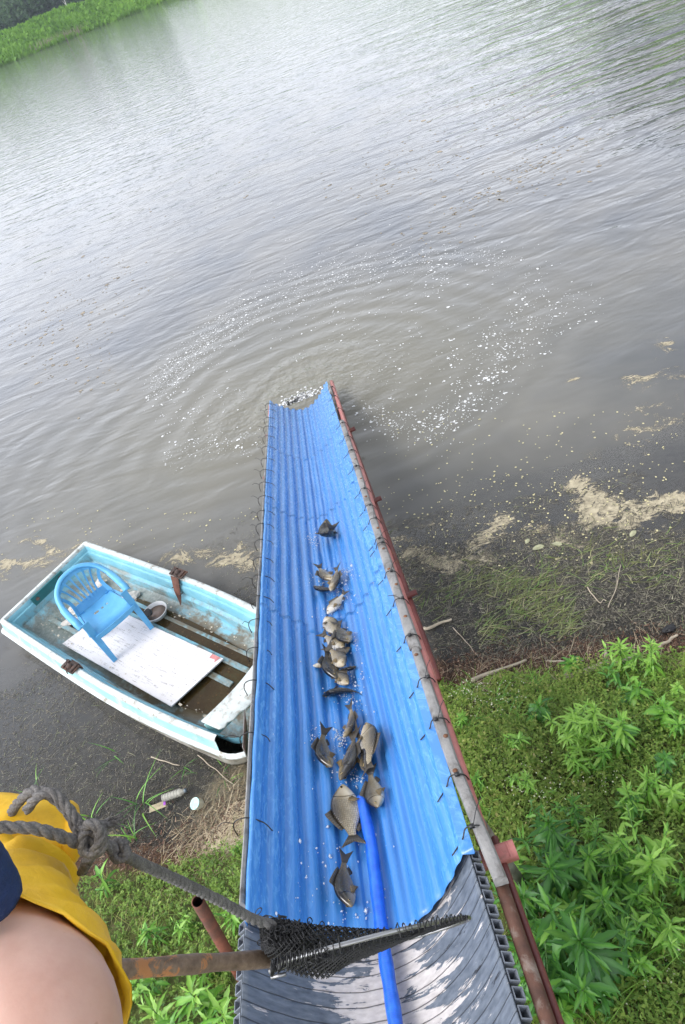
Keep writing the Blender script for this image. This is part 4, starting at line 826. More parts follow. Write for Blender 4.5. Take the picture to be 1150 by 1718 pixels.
# top loop: arm - back - arm
loopP = catmull([(-.275, .19, .55), (-.285, .12, .605), (-.29, -.02, .63), (-.28, -.14, .675), (-.235, -.25, .745), (-.13, -.325, .80), (0, -.345, .815), (.13, -.325, .80), (.235, -.25, .745), (.28, -.14, .675), (.29, -.02, .63), (.285, .12, .605), (.275, .19, .55)], 5)
V = []; npf = 7; n = len(loopP)
for i, p_ in enumerate(loopP):
    t_ = nrm(loopP[min(i + 1, n - 1)] - loopP[max(i - 1, 0)]); outd = nrm(np.array([p_[0], (p_[1] + .05) * 1.1, 0])); outd = nrm(outd - (outd @ t_) * t_); upd = nrm(np.cross(outd, t_)); upd = upd if upd[2] > 0 else -upd
    wd = .030 if p_[1] > -.1 else .024
    for a, b in ((-wd, -.018), (-wd, .0), (-wd * .5, .008), (0, .010), (wd * .5, .007), (wd, -.004), (wd, -.03)): V.append(p_ + outd * a + upd * b)
o = pm('armrest_loop', V, grid_faces(n, npf), M_chair, chair, True); o.modifiers.new('s', 'SOLIDIFY').thickness = .005
def strip(P, W, mb, nrm_hint, th=.006):
    P = catmull(P, 5); n = len(P); V = []; Wd = np.interp(np.linspace(0, 1, n), np.linspace(0, 1, len(W)), W)
    for i, p_ in enumerate(P):
        t_ = nrm(P[min(i + 1, n - 1)] - P[max(i - 1, 0)]); s_ = nrm(np.cross(t_, nrm_hint)); nn_ = nrm(np.cross(s_, t_))
        for a, b in ((-1, -1), (1, -1), (1, 1), (-1, 1)): V.append(p_ + s_ * a * Wd[i] / 2 + nn_ * b * th / 2)
    mb.add(V, grid_faces(n, 4, closeV=True) + [(3, 2, 1, 0), tuple(range((n - 1) * 4, n * 4))])
mb = MB()
for k in range(6):
    a = -1 + 2 * k / 5; strip([(a * .10, -.215, .47), (a * .125, -.262, .58), (a * .165, -.30 + .02 * a * a, .70), (a * .20, -.335 + .075 * a * a, .80 - .045 * a * a)], [.022, .017, .019, .03], mb, (0, 1, 0))
strip([(-.20, -.17, .415), (-.19, -.24, .56), (-.25, -.24, .70), (-.262, -.195, .705)], [.05, .035, .03, .04], mb, (.5, 1, 0)); strip([(.20, -.17, .415), (.19, -.24, .56), (.25, -.24, .70), (.262, -.195, .705)], [.05, .035, .03, .04], mb, (-.5, 1, 0))
V = []
for i in range(6):
    b = i / 5
    for j in range(13): a = -1 + 2 * j / 12; V.append((a * (.195 - .005 * b), -.205 - .035 * b - .012 * (1 - a * a), .392 + .095 * b + .0 * a))
mb.add(V, grid_faces(6, 13)); V = []
for i in range(4):
    b = i / 3
    for j in range(17): a = -1 + 2 * j / 16; V.append((a * .24, -.335 + .085 * a * a + .012 * b, .805 - .06 * a * a - .05 * b))
mb.add(V, grid_faces(4, 17)); bk = mb.build('backrest', M_chair, chair, True); bk.modifiers.new('s', 'SOLIDIFY').thickness = .004; bk.modifiers.new('e', 'EDGE_SPLIT').split_angle = R(40)
for sx_ in (-1, 1):
    for fr_ in (1, 0):
        V = []; top = np.array([sx_ * .270, .185, .575]) if fr_ else np.array([sx_ * .205, -.17, .43]); bot = np.array([sx_ * .262, .245, 0]) if fr_ else np.array([sx_ * .235, -.30, 0])
        for k in range(7):
            f_ = k / 6; c_ = top * (1 - f_) + bot * f_; w_ = (.052 - .018 * f_); yy = 1 if fr_ else -1
            prof_ = [(-sx_ * w_ * 1.35, yy * .012), (0.004 * sx_, yy * .014), (.006 * sx_, 0), (.004 * sx_, -yy * w_ * 1.3), (-.001 * sx_, -yy * w_ * 1.3), (-.001 * sx_, yy * .006), (-sx_ * w_ * 1.35, yy * .006)]
            for a, b in prof_: V.append(c_ + np.array([a, b, 0]))
        F = grid_faces(7, 7, closeV=True) + [tuple(range(7)), tuple(range(42, 49))[::-1]]
        pm('leg', V, F, M_chair, chair)
mb = MB()
for sx_ in (-1, 1): strip([(sx_ * .21, -.19, .40), (sx_ * .24, 0, .40), (sx_ * .262, .19, .40)], [.03, .03, .04], mb, (0, 0, 1), .02)
strip([(-.24, .245, .375), (0, .262, .385), (.24, .245, .375)], [.05, .045, .05], mb, (0, 1, 0)); mb.build('seat_apron', M_chair, chair)
# ------------------------------------------------------------------ litter on the left shore
def litter_z(px, py, h=.03): 
    q = at(px, py, .1); z = max(0.0, float(ground(q[0], q[1]))); q = at(px, py, z + h); return q
q = litter_z(292, 1333); a1 = at(275, 1338, q[2]); a2 = at(312, 1325, q[2]); ax = nrm(a2 - a1); bo = empty('plastic_bottle', q); tag(bo, 'crushed clear ribbed plastic bottle lying on the muddy shore', 'bottle')
mb = MB(); n = 26; P = [ax * (-.10 + .155 * i / (n - 1)) for i in range(n)]; rr_ = [.030 + .0025 * math.sin(i * 1.6) for i in range(n)]; rr_[0] = .022
P += [ax * .075, ax * .09]; rr_ += [.020, .014]; mb.tube(P, rr_, 18)
t = NT('clear_bottle'); M_bot = t.done(t.n('MixShader', _0=.45, _1=t.n('BsdfTransparent', Color=(.9, .92, .92)), _2=t.bsdf(Base_Color=(.62, .60, .52), Roughness=.15)))
mb.build('bottle_body', M_bot, bo, True); mb = MB(); mb.tube([ax * .09, ax * .108], .0155, 14); mb.build('cap', simple('dark_cap', (.12, .15, .17), .1, 10, .5), bo, True)
q = litter_z(331, 1349, .02); tub = empty('round_tub', q); tag(tub, 'small round cream tub with a pale turquoise lid on the sand', 'tub')
tl = nrm(np.array([-.35, -.15, 1])); mb = MB(); mb.tube([tl * -.035, tl * .022], .044, 24); mb.build('tub_body', simple('cream_tub', (.60, .56, .42), .1, 8, .5, dirt=(.35, .3, .2), dirt_amt=.3), tub, False, .004)
mb = MB(); mb.tube([tl * .0225, tl * .030], .047, 24); mb.build('lid', simple('turq_lid', (.36, .62, .60), .1, 14, .5, dirt=(.62, .58, .42), dirt_amt=.47, dscale=18), tub, False, .002)
q = litter_z(265, 1353, .005); mb = MB(); a = nrm(at(290, 1345, q[2]) - at(255, 1358, q[2])); b = np.cross([0, 0, 1.0], a); mb.box(np.zeros(3), (.14, .055, .006), (a, b, np.array([0, 0, 1.0]))); o = mb.build('card_scrap', simple('cardboard', (.40, .34, .22), .15, 12, .9), None, bevel=.001); o.location = tuple(q); tag(o, 'scrap of tan cardboard with a purple mark below the bottle', 'cardboard')
mb = MB(); mb.box(a * .06 + b * .005 + np.array([0, 0, .0045]), (.02, .035, .002), (a, b, np.array([0, 0, 1.0]))); mb.build('printed_mark', simple('purple_print', (.32, .08, .45), .2, 30, .6), o)
M_stone = simple('yellow_stone', (.50, .42, .24), .25, 10, .85, bump=.6)
for i, (px, py, r_) in enumerate([(186, 1397, .030), (199, 1405, .026), (208, 1393, .022), (205, 1408, .02), (178, 1408, .02), (195, 1390, .018)]):
    q = litter_z(px, py, .0); q[2] = float(ground(q[0], q[1])) + r_ * .3; o = rock('shore_stone', q, r_, M_stone, 60 + i, (1, .8, .6)); tag(o, 'small yellowish stone in the heap beside the knotted rope', 'stone', 'yellowish stones on the left shore')
M_drift = simple('driftwood', (.42, .36, .27), .25, 7, .85, dirt=(.20, .16, .11), dirt_amt=.35, bump=.8, stretch=(1, 1, 1))
for pa, pb, r_, lb in [((790, 1142), (880, 1104), .016, 'straight pale stick on the bank just right of the chute'), ((918, 1105), (978, 1111), .009, 'thin pale stick beside the thick driftwood branch'), ((948, 1146), (1072, 1098), .028, 'thick broken piece of driftwood at the foot of the tall weeds'),
                       ((706, 1046), (756, 1030), .014, 'pale branch floating beside the red beam'), ((1105, 1080), (1137, 1055), .014, 'stick at the right edge of the shore'), ((985, 975), (1018, 1015), .005, 'thin twig standing out of the green weed'), ((758, 1043), (800, 1090), .004, 'thin green stem floating beyond the floating branch'), ((1020, 1008), (1042, 955), .004, 'forked bare twig at the right of the weed raft'),
                       ((325, 1228 + 30), (388, 1310), .004, 'bent tan twig in the water below the boat bow'), ((246, 1262), (294, 1276), .005, 'curved tan stem on the water under the boat side')]:
    A_ = at(*pa, 0.1); B_ = at(*pb, 0.1); P = []
    for k in range(7):
        p_ = A_ + (B_ - A_) * k / 6; p_ = p_ + np.array([random.gauss(0, 1), random.gauss(0, 1), 0]) * r_ * .6; z_ = max(0, float(ground(p_[0], p_[1]))) + r_ * .8 + .012; pp = p_; pp[2] = z_; P.append(pp)
    if lb.startswith('thin twig') or 'forked' in lb: P[-1][2] += .14; P[-2][2] += .10
    mb = MB(); P = catmull(P, 3); o0 = P[0].copy(); mb.tube([p_ - o0 for p_ in P], [r_ * (1.1 - .5 * i / len(P)) * random.uniform(.9, 1.1) for i in range(len(P))], 9)
    if 'forked' in lb or 'broken' in lb: mb.tube([P[9] - o0, P[9] - o0 + np.array([.05, .06, .02]), P[9] - o0 + np.array([.09, .14, .03])], [r_ * .6, r_ * .5, r_ * .2], 6)
    o = mb.build('driftwood', M_drift, None, True); o.location = tuple(o0); tag(o, lb, 'stick')
q = at(1122, 1056, .03); rb_ = rock('black_debris', q, .05, simple('black_rubber', (.012, .012, .013), .3, 12, .5), 5, (1.3, .7, .6)); tag(rb_, 'lump of black debris at the waterline by the right edge', 'debris')
for i, (px, py, s_) in enumerate([(903, 918, .055), (935, 912, .045), (885, 908, .035), (1062, 895, .045)]):
    q = at(px, py, .012); a = random.uniform(0, 6.28); P = []
    for k in range(9): th = 2 * math.pi * k / 9; P.append((s_ * math.cos(th) * (1 + .15 * math.sin(3 * th)), s_ * .55 * math.sin(th), .004 * math.sin(2 * th)))
    o = pm('floating_leaf', P, [tuple(range(9))], simple('pale_leaf', (.33, .33, .20), .3, 14, .6)); o.location = tuple(q); o.rotation_euler = (0, 0, a); o.modifiers.new('s', 'SOLIDIFY').thickness = .0015; tag(o, 'pale wilted leaf floating beside the tan scum', 'leaf', 'pale leaves floating by the scum')
# ------------------------------------------------------------------ ground cover
ns = 38000; xx = np.r_[rng.uniform(-3.6, -.35, 11000), rng.uniform(-.3, 3.6, ns - 11000)]; yy = np.where(xx > -.3, rng.uniform(.0, 3.35, ns), rng.uniform(.2, 3.1, ns))
d = shore(xx) - yy; sand_ = np.exp(-(((xx - sc[0]) / .40) ** 2 + ((yy - sc[1] - .05) / .42) ** 2) ** 1.5)
pn = vnoise(xx, yy, 1.5, 21); keep = (d > .12 + .22 * vnoise(xx, yy, 4, 8) + np.where(xx < -.3, .02, 0)) & (pn + rng.normal(0, .06, ns) > .33) & (sand_ < .35 + rng.normal(0, .1, ns)); xx, yy, pn = xx[keep], yy[keep], pn[keep]
hc = (.015 + .21 * np.clip(vnoise(xx, yy, 2.4, 31) - .3, 0, 1) * 1.6) * rng.uniform(.4, 1.1, len(xx))
K = 8; P = np.repeat(np.c_[xx, yy, ground(xx, yy)], K, 0); hh_ = np.repeat(hc, K); n = len(P); f_ = np.tile(np.linspace(.2, 1, K), len(xx)); a = rng.uniform(0, 6.28, n); lean = np.repeat(rng.normal(0, .35, (len(xx), 2)), K, 0)
P = P + np.c_[lean * (hh_ * f_)[:, None], hh_ * f_]; P[:, 2] += .004
D = np.c_[np.cos(a), np.sin(a), rng.uniform(.0, .8, n)]; Nn = np.c_[-np.cos(a) * .4, -np.sin(a) * .4, np.ones(n)]
L = rng.uniform(.012, .028, n) * np.repeat(rng.uniform(.7, 1.3, len(xx)), K); V, F = rhombs(P, D, Nn, L, L * rng.uniform(.35, .6, n))
M_cover = leafmat('ground_cover', [(0, (.05, .11, .018)), (.3, (.13, .24, .03)), (.6, (.24, .37, .06)), (.85, (.38, .43, .10)), (1, (.48, .42, .18))], .5, .3)
vcol = np.repeat(.13 + .70 * vnoise(xx, yy, .9, 77, 3) + rng.normal(0, .10, len(xx)), K) + rng.normal(0, .09, n) + .15 * (f_ - .5)
stuff('ground_cover', 'low small leaved green herbs covering the bank', 'ground cover', V, F, M_cover, {'v': np.repeat(np.clip(vcol, 0, 1), 4)})
# fine grass in the cover
n = 22000; xx = rng.uniform(-3.4, 3.5, n); yy = rng.uniform(.1, 3.3, n); k = ((shore(xx) - yy) > .2) & (vnoise(xx, yy, 1.8, 44) > .42); xx, yy = xx[k], yy[k]; n = len(xx)
a = rng.uniform(0, 6.28, n); D = np.c_[np.cos(a) * .5, np.sin(a) * .5, np.ones(n)]
V, F, k = blades(np.c_[xx, yy, ground(xx, yy)], D, rng.uniform(.05, .16, n), rng.uniform(.0015, .004, n), np.c_[np.cos(a) * .5, np.sin(a) * .5, -.3 * np.ones(n)])
stuff('thin_grass', 'thin green and straw grass growing through the ground cover', 'grass', V, F, M_cover, {'v': np.repeat(np.clip(rng.normal(.6, .22, n), 0, 1), k)})
# shoreline litter: straw, bark crumbs
def straw(name, label, n, xr, off, L_, W_, m, sdir=.3, ss=1.2, mask=None):
    xx = rng.uniform(*xr, n); yy = shore(xx) + rng.normal(off[0], off[1], n)
    if mask is not None: k = mask(xx, yy); xx, yy = xx[k], yy[k]; n = len(xx)
    a = rng.normal(sdir, ss, n); z = np.maximum(ground(xx, yy), 0) + rng.uniform(.003, .025, n)
    V, F, k = blades(np.c_[xx, yy, z], np.c_[np.cos(a), np.sin(a), rng.normal(0, .12, n)], rng.uniform(*L_, n), rng.uniform(*W_, n), np.c_[rng.normal(0, .15, (n, 2)), np.zeros(n)])
    stuff(name, label, 'litter', V, F, m, {'v': np.repeat(rng.uniform(0, 1, n), k)})
M_straw = leafmat('straw', [(0, (.16, .115, .065)), (.4, (.36, .28, .17)), (1, (.62, .53, .36))], .8, .05)
M_dark = leafmat('dark_litter', [(0, (.018, .012, .009)), (.5, (.07, .035, .02)), (.85, (.15, .08, .05)), (1, (.35, .25, .17))], .8, 0)
straw('bark_litter', 'dark reddish brown litter washed up along the right shoreline', 9000, (.2, 3.4), (-.07, .10), (.008, .04), (.003, .010), M_dark)
straw('dry_straw', 'dry straw and twigs on the bank right of the chute', 700, (.25, 3.4), (-.22, .16), (.05, .22), (.0015, .004), M_straw)
straw('dry_straw', 'dry straw lying over the sandy patch left of the chute', 900, (-2.2, -.7), (-.08, .20), (.04, .22), (.0015, .004), M_straw, .6, .7, lambda x, y: y > 1.9)
straw('mud_litter', 'brown litter on the muddy edge left of the chute', 2200, (-3.6, -1.5), (-.05, .13), (.01, .05), (.003, .009), M_dark)
# tiny flowers
n = 420; c_ = [at(px, py, .3)[:2] for px, py in [(800, 1160), (780, 1140), (850, 1170), (1000, 1640), (960, 1600), (1085, 1660), (880, 1330), (1000, 1330), (930, 1350)]]; i = rng.integers(0, len(c_), n); Q = np.array(c_)[i] + rng.normal(0, .10, (n, 2))
V, F = flecks(np.c_[Q, ground(Q[:, 0], Q[:, 1]) + rng.uniform(.05, .12, n)], rng.uniform(.003, .007, n)); stuff('small_flowers', 'tiny white and pale yellow flowers in the ground cover', 'flowers', V, F, simple('petal', (.62, .62, .42), .3, 2, .6))
# ------------------------------------------------------------------ tall leafy plants
M_leafp = leafmat('weed_leaf', [(0, (.014, .062, .018)), (.35, (.038, .135, .028)), (.6, (.08, .25, .035)), (.8, (.17, .40, .045)), (1, (.28, .50, .08))], .38, .28, .5)
M_stem = simple('weed_stem', (.10, .20, .05), .2, 20, .6)
def plant(px, py, h, LL, nl, shade, label, group, seed, lean=.05, cat='plant', name='leafy_plant', wid=.165):
    g = np.random.default_rng(seed); z = .5
    for _ in range(12): q = at(px, py, z); z = float(ground(q[0], q[1])) + h
    base = np.array([q[0] + g.normal(0, lean), q[1] + g.normal(0, lean), 0]); base[2] = float(ground(base[0], base[1])); top = q - base
    root = empty(name, base); tag(root, label, cat, group)
    S_ = catmull([(0, 0, -.03), top * .5 + np.array([g.normal(0, .02), g.normal(0, .02), 0]), top], 5); mb = MB(); mb.tube(S_, list(np.linspace(.006, .0022, len(S_))), 6); mb.build('stem', M_stem, root, True)
    VV = []; FF = []; vv = []; ns_ = 7; shoots = [(S_, nl, LL, 1.0)]; sb_ = MB()
    for b_ in range(int(g.integers(2, 6)) if nl > 18 else 1):
        f_ = g.uniform(.25, .8); p0 = S_[int(f_ * (len(S_) - 1))]; a = g.uniform(0, 6.28); lb_ = h * g.uniform(.25, .55); ot = np.array([math.cos(a), math.sin(a), 0])
        B_ = catmull([p0, p0 + ot * lb_ * .5 + np.array([0, 0, lb_ * .25]), p0 + ot * lb_ * g.uniform(.6, .9) + np.array([0, 0, lb_ * g.uniform(.6, .9)])], 4); sb_.tube(B_, [.0028] * len(B_), 5); shoots.append((B_, max(8, int(nl * g.uniform(.25, .45))), LL * g.uniform(.5, .85), .4))
    sb_.build('side_stems', M_stem, root, True)
    for (SS, nls, LLs, dens_) in shoots:
      a0 = g.uniform(0, 6)
      for k in range(nls):
        f_ = .12 + .88 * (k / (nls - 1)) ** .75; p0 = SS[min(int(f_ * (len(SS) - 1)), len(SS) - 1)]; a = a0 + k * 2.399 + g.normal(0, .35)
        prof_ = math.sin(math.pi * min(1, (.25 + .75 * f_)) * .86) ** .7 if f_ < .93 else .55 + .2 * g.random()
        ln = LLs * (.35 + .85 * prof_) * g.uniform(.6, 1.2); el = -.25 + 1.15 * f_ ** 2.2 + g.normal(0, .28)
        if f_ > .93: el = g.uniform(.4, 1.3); ln = LLs * g.uniform(.3, .75)
        dr = np.array([math.cos(a), math.sin(a), 0]); sd_ = np.array([-math.sin(a), math.cos(a), 0]); w = ln * wid * g.uniform(.8, 1.5); droop = .65 * (1.2 - f_) + g.uniform(.1, .5); tw = g.normal(0, .45)
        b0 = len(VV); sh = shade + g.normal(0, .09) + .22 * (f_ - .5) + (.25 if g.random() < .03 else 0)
        for i in range(ns_ + 1):
            s_ = i / ns_; e2 = el - droop * s_ * 1.6
            if i == 0: c_ = np.array(p0)
            else: c_ = c_ + (dr * math.cos(e2) + np.array([0, 0, 1.0]) * math.sin(e2)) * ln / ns_
            ww = w * (math.sin(math.pi * (s_ ** .80) * .97 + .05) ** 1.0) * (.5 + .08 * (1 if i % 2 else -1)); ww = max(ww, .0008); upv = np.array([0, 0, 1.0]) * math.cos(e2) - dr * math.sin(e2)
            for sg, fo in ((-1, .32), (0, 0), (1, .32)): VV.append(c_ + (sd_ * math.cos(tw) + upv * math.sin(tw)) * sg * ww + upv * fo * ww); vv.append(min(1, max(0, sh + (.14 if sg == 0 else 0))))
        for i in range(ns_):
            for j in (0, 1): b = b0 + i * 3 + j; FF.append((b, b + 1, b + 4, b + 3))
    o = fastmesh('leaves', np.array(VV), np.array(FF), M_leafp, root, {'v': vv}, True); return root
PL = [(1040, 1078, .34, .13, 26, .80, 'upright light green plant at the left of the pair by the driftwood'), (1092, 1072, .36, .12, 26, .78, 'upright light green plant nearest the right edge by the driftwood'),
      (965, 1188, .42, .12, 34, .86, 'bright green plant at the left of the cluster below the driftwood'), (1000, 1182, .44, .12, 34, .84, 'bright green plant in the middle of the cluster below the driftwood'), (1046, 1205, .40, .14, 30, .62, 'mid green plant at the right of the cluster below the driftwood'),
      (952, 1268, .26, .10, 20, .74, 'short green plant below the bright cluster, on its left'), (1085, 1292, .30, .12, 22, .74, 'leafy green plant below the bright cluster, on its right'), (1012, 1255, .30, .11, 22, .60, 'plant half hidden in the bright cluster'),
      (884, 1300, .30, .085, 24, .78, 'slim light green plant standing alone in the mossy patch'), (1000, 1370, .26, .08, 20, .72, 'small plant between the slim one and the right edge'),
      (916, 1372, .55, .15, 34, .36, 'dark green tall plant topping the dark group'), (922, 1452, .55, .16, 34, .34, 'dark green plant in the middle of the dark group'), (968, 1570, .62, .19, 40, .36, 'largest dark plant with a star of long leaves near the bottom'),
      (990, 1432, .42, .12, 28, .52, 'mid green plant right of the dark group'), (1040, 1405, .40, .11, 24, .62, 'upright plant with pointed leaves in the middle right'), (1096, 1440, .48, .14, 26, .76, 'light green broad plant near the right edge, upper'), (1128, 1415, .46, .13, 24, .78, 'light green plant cut by the right edge'),
      (1010, 1500, .40, .14, 26, .50, 'mid green plant just above the largest dark star'), (880, 1500, .40, .13, 24, .40, 'dark plant close to the rusty rail, upper'), (872, 1590, .46, .14, 26, .38, 'dark plant close to the rusty rail, lower'), (905, 1655, .40, .13, 24, .36, 'dark plant at the bottom beside the rail'),
      (1130, 1540, .34, .12, 22, .70, 'light green plant low on the right edge'), (1050, 1560, .34, .10, 22, .60, 'mid green plant with small white flowers beside it'), (1137, 1215, .3, .11, 18, .55, 'dark leaves entering at the right edge beside the cluster'), (1075, 1500, .32, .11, 20, .56, 'mid green plant below the light broad one'),
      (775, 1200, .16, .07, 26, .66, 'low bushy plant close to the chute, upper right bank'), (800, 1300, .14, .07, 20, .62, 'low bushy plant close to the chute, lower right bank')]
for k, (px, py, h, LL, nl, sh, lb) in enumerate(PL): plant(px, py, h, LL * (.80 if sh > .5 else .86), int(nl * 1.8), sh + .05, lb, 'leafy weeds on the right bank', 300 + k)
PLL = [(252, 1690, .34, .15, 26, .78, 'broad leaved light green plant at the bottom, nearest the glove'), (318, 1665, .36, .15, 26, .74, 'broad leaved green plant at the bottom left of the pipe foot'), (372, 1695, .34, .14, 24, .72, 'broad leaved plant at the bottom against the grey pipe'), (215, 1650, .3, .13, 20, .70, 'plant just beyond the wooden handle by the glove'),
       (240, 1560, .22, .09, 24, .66, 'small green plant above the wooden handle'), (300, 1560, .20, .09, 24, .74, 'small bright plant left of the rusty pipe'), (380, 1525, .20, .09, 24, .66, 'small plant right of the rusty pipe top'), (330, 1610, .22, .10, 22, .72, 'plant at the foot of the rusty pipe'), (285, 1715, .32, .14, 22, .66, 'green plant at the very bottom of the left bank'),
       (400, 1420, .12, .05, 20, .66, 'small herb beside the chute near the sand'), (165, 1465, .20, .14, 12, .60, 'few broad leaves behind the knotted rope')]
fl_ = [(1075, 1150), (1110, 1180), (1120, 1265), (1050, 1320), (1125, 1320), (960, 1330), (940, 1410), (1030, 1460), (1130, 1480), (1095, 1530), (985, 1490), (860, 1450), (900, 1560), (1010, 1650), (940, 1700), (1070, 1620), (850, 1640), (960, 1110), (905, 1180), (870, 1240), (1020, 1120), (1137, 1150), (960, 1525), (1060, 1350)]
for k, (px, py) in enumerate(fl_): plant(px, py, random.uniform(.16, .32), random.uniform(.06, .11), 30, random.uniform(.45, .85), 'low bushy filler weed between the taller plants on the right bank', 'low weeds between the tall ones', 450 + k, wid=random.uniform(.16, .3))
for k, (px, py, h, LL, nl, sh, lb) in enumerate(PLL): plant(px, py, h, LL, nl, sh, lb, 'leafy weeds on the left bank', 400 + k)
def blade_clump(px, py, n, h, label, seed, name='reed', cat='reed', group=None, w=(.006, .014), spread_=.03, tilt=.5, m=None, vr=(.4, .9)):
    g = np.random.default_rng(seed); q = at(px, py, .02); q[2] = max(-.05, float(ground(q[0], q[1]))); a = g.uniform(0, 6.28, n)
    D = np.c_[np.cos(a) * tilt, np.sin(a) * tilt, np.ones(n)]; V, F, k = blades(np.c_[g.normal(0, spread_, (n, 2)), np.zeros(n)], D, g.uniform(.5, 1, n) * h, g.uniform(*w, n), np.c_[np.cos(a) * .6, np.sin(a) * .6, -.45 * np.ones(n)], 6)
    o = fastmesh(name, V, F, m or M_leafp, attrs={'v': np.repeat(g.uniform(*vr, n), k)}, smooth=True); o.location = tuple(q); tag(o, label, cat, group)
for k, (px, py, n, h, lb) in enumerate([(192, 1262, 4, .30, 'single reed shoot standing in the water beside the boat hull'), (232, 1342, 10, .42, 'green reed clump in the shallows above the bottle'), (150, 1375, 9, .34, 'reed clump behind the glove and rope'), (50, 1330, 6, .25, 'thin reed at the left edge above the glove'), (305, 1285, 8, .20, 'sparse grass blades in the water under the boat'), (372, 1300, 8, .16, 'grass blades near the sand, under the bow'), (222, 1405, 8, .28, 'pale green reed above the yellow stones')]):
    blade_clump(px, py, n, h, lb, 500 + k, group=None)
for k, (px, py, n, h, lb) in enumerate([(1060, 1690, 46, .34, 'fine grass tuft at the bottom right'), (1115, 1650, 40, .32, 'fine grass tuft low on the right edge'), (1000, 1710, 40, .30, 'fine grass tuft at the bottom, left of the corner'), (1128, 1360, 26, .30, 'thin grass hanging in at the right edge'), (800, 1240, 30, .16, 'small grass tuft near the chute'), (1110, 1240, 22, .25, 'thin grass by the right edge above the mossy patch'), (840, 1180, 40, .2, 'small grass tuft on the upper right bank under the pale stick'), (790, 1160, 36, .16, 'small grass tuft where the red beam meets the bank'), (870, 1230, 36, .2, 'grass tuft left of the bright plant cluster'), (830, 1400, 30, .18, 'grass tuft beside the grey brace'), (1060, 1130, 36, .24, 'grass tuft below the pair of upright plants'), (910, 1150, 36, .18, 'grass tuft below the driftwood branch'), (1020, 1340, 30, .18, 'grass tuft in the mossy patch in the middle right')]):
    blade_clump(px, py + 20, n, h, lb, 520 + k, 'grass_tuft', 'grass tuft', 'grass tufts on the right bank', (.003, .007), .05, .45, None, (.5, 1))
# ------------------------------------------------------------------ person: arm in a yellow glove
t = NT('skin'); p = t.obj(); n1 = t.noise(p, 14, 5, .6); n2 = t.noise(p, 130, 4, .6); sp = t.ramp(t.noise(p, 55, 2), [(.70, 0.0), (.74, 1.0)])
c = t.ramp(n1, [(.3, (.50, .28, .21)), (.7, (.64, .41, .33))]); c = t.mix(t.math('MULTIPLY', sp, .35), c, (.28, .13, .09))
M_skin = t.done(t.bsdf(Base_Color=c, Roughness=.5, Subsurface_Weight=.15, Subsurface_Scale=.01, Normal=t.bump(n2, .25, .001)))
t = NT('yellow_glove'); p = t.obj(); n1 = t.noise(p, 16, 6, .65, .5); n2 = t.noise(p, 240, 4, .6); n3 = t.noise(t.map(p, (1, 1, 1)), 34, 5, .6, 1.0)
c = t.ramp(n1, [(.25, (.58, .31, .008)), (.5, (.78, .46, .012)), (.75, (.84, .54, .03))]); c = t.mix(t.math('MULTIPLY', t.ramp(n3, [(.60, 0.0), (.74, 1.0)]), .3), c, (.32, .17, .02))
M_glove = t.done(t.bsdf(Base_Color=c, Roughness=.55, Normal=t.bump(t.math('ADD', t.math('MULTIPLY', n2, .25), n3), .5, .003)))
M_navy = simple('navy_cloth', (.010, .028, .095), .3, 30, .85, bump=.5)
CR = np.array(Mc[:, 0]); CRv = Mc @ np.array([1.0, 0, 0]); CU = Mc @ np.array([0, 1.0, 0]); CF = Mc @ np.array([0, 0, 1.0])   # right, up, toward viewer
def armtube(st, k=28, endfn=None, wob=0, seed=0, taperend=False):
    """stations: px, py, depth, rx(px), rz factor ; angle 0 faces the camera"""
    st = np.array(st, float); n = len(st) * 6; S_ = catmull(st, 6); V = []; C_ = [dep(s[0], s[1], s[2]) for s in S_]; n = len(S_); grid = []
    for i in range(n):
        tg = nrm(C_[min(i + 1, n - 1)] - C_[max(i - 1, 0)]); vw = nrm(CP - C_[i]); vw = nrm(vw - (vw @ tg) * tg); sd_ = np.cross(tg, vw); sd_ = sd_ if sd_ @ CRv > 0 else -sd_
        r_ = S_[i][3] * S_[i][2] / FPX; row = []
        for j in range(k):
            q = 2 * math.pi * j / k; rr_ = r_ * (1 + wob * (vnoise(i * .35 + 3 * math.cos(q), 3 * math.sin(q) + j * 0, .9, seed, 3) - .5)); row.append(C_[i] + vw * math.cos(q) * rr_ * S_[i][4] + sd_ * math.sin(q) * rr_)
        grid.append(row)
    return grid, S_
person = empty('person', dep(-150, 2100, .40)); PO = np.array(person.location); tag(person, 'bare forearm in a yellow glove with a navy sleeve, holding a grey rope', 'person')
def ploc(V): return [np.array(v) - PO for v in V]
g_, S_ = armtube([(-190, 2050, .42, 150, 1.0), (20, 1850, .44, 150, .95), (52, 1730, .46, 142, .92), (-10, 1610, .53, 106, .9), (-22, 1520, .60, 62, .85), (20, 1450, .655, 52, .7), (45, 1400, .675, 48, .6), (60, 1368, .68, 30, .5)], 32)
V = [v for r_ in g_ for v in r_]; F = grid_faces(len(g_), 32, closeV=True) + [tuple(range(32)), tuple(range((len(g_) - 1) * 32, len(g_) * 32))[::-1]]
o = pm('arm', ploc(V), F, M_skin, person, True)
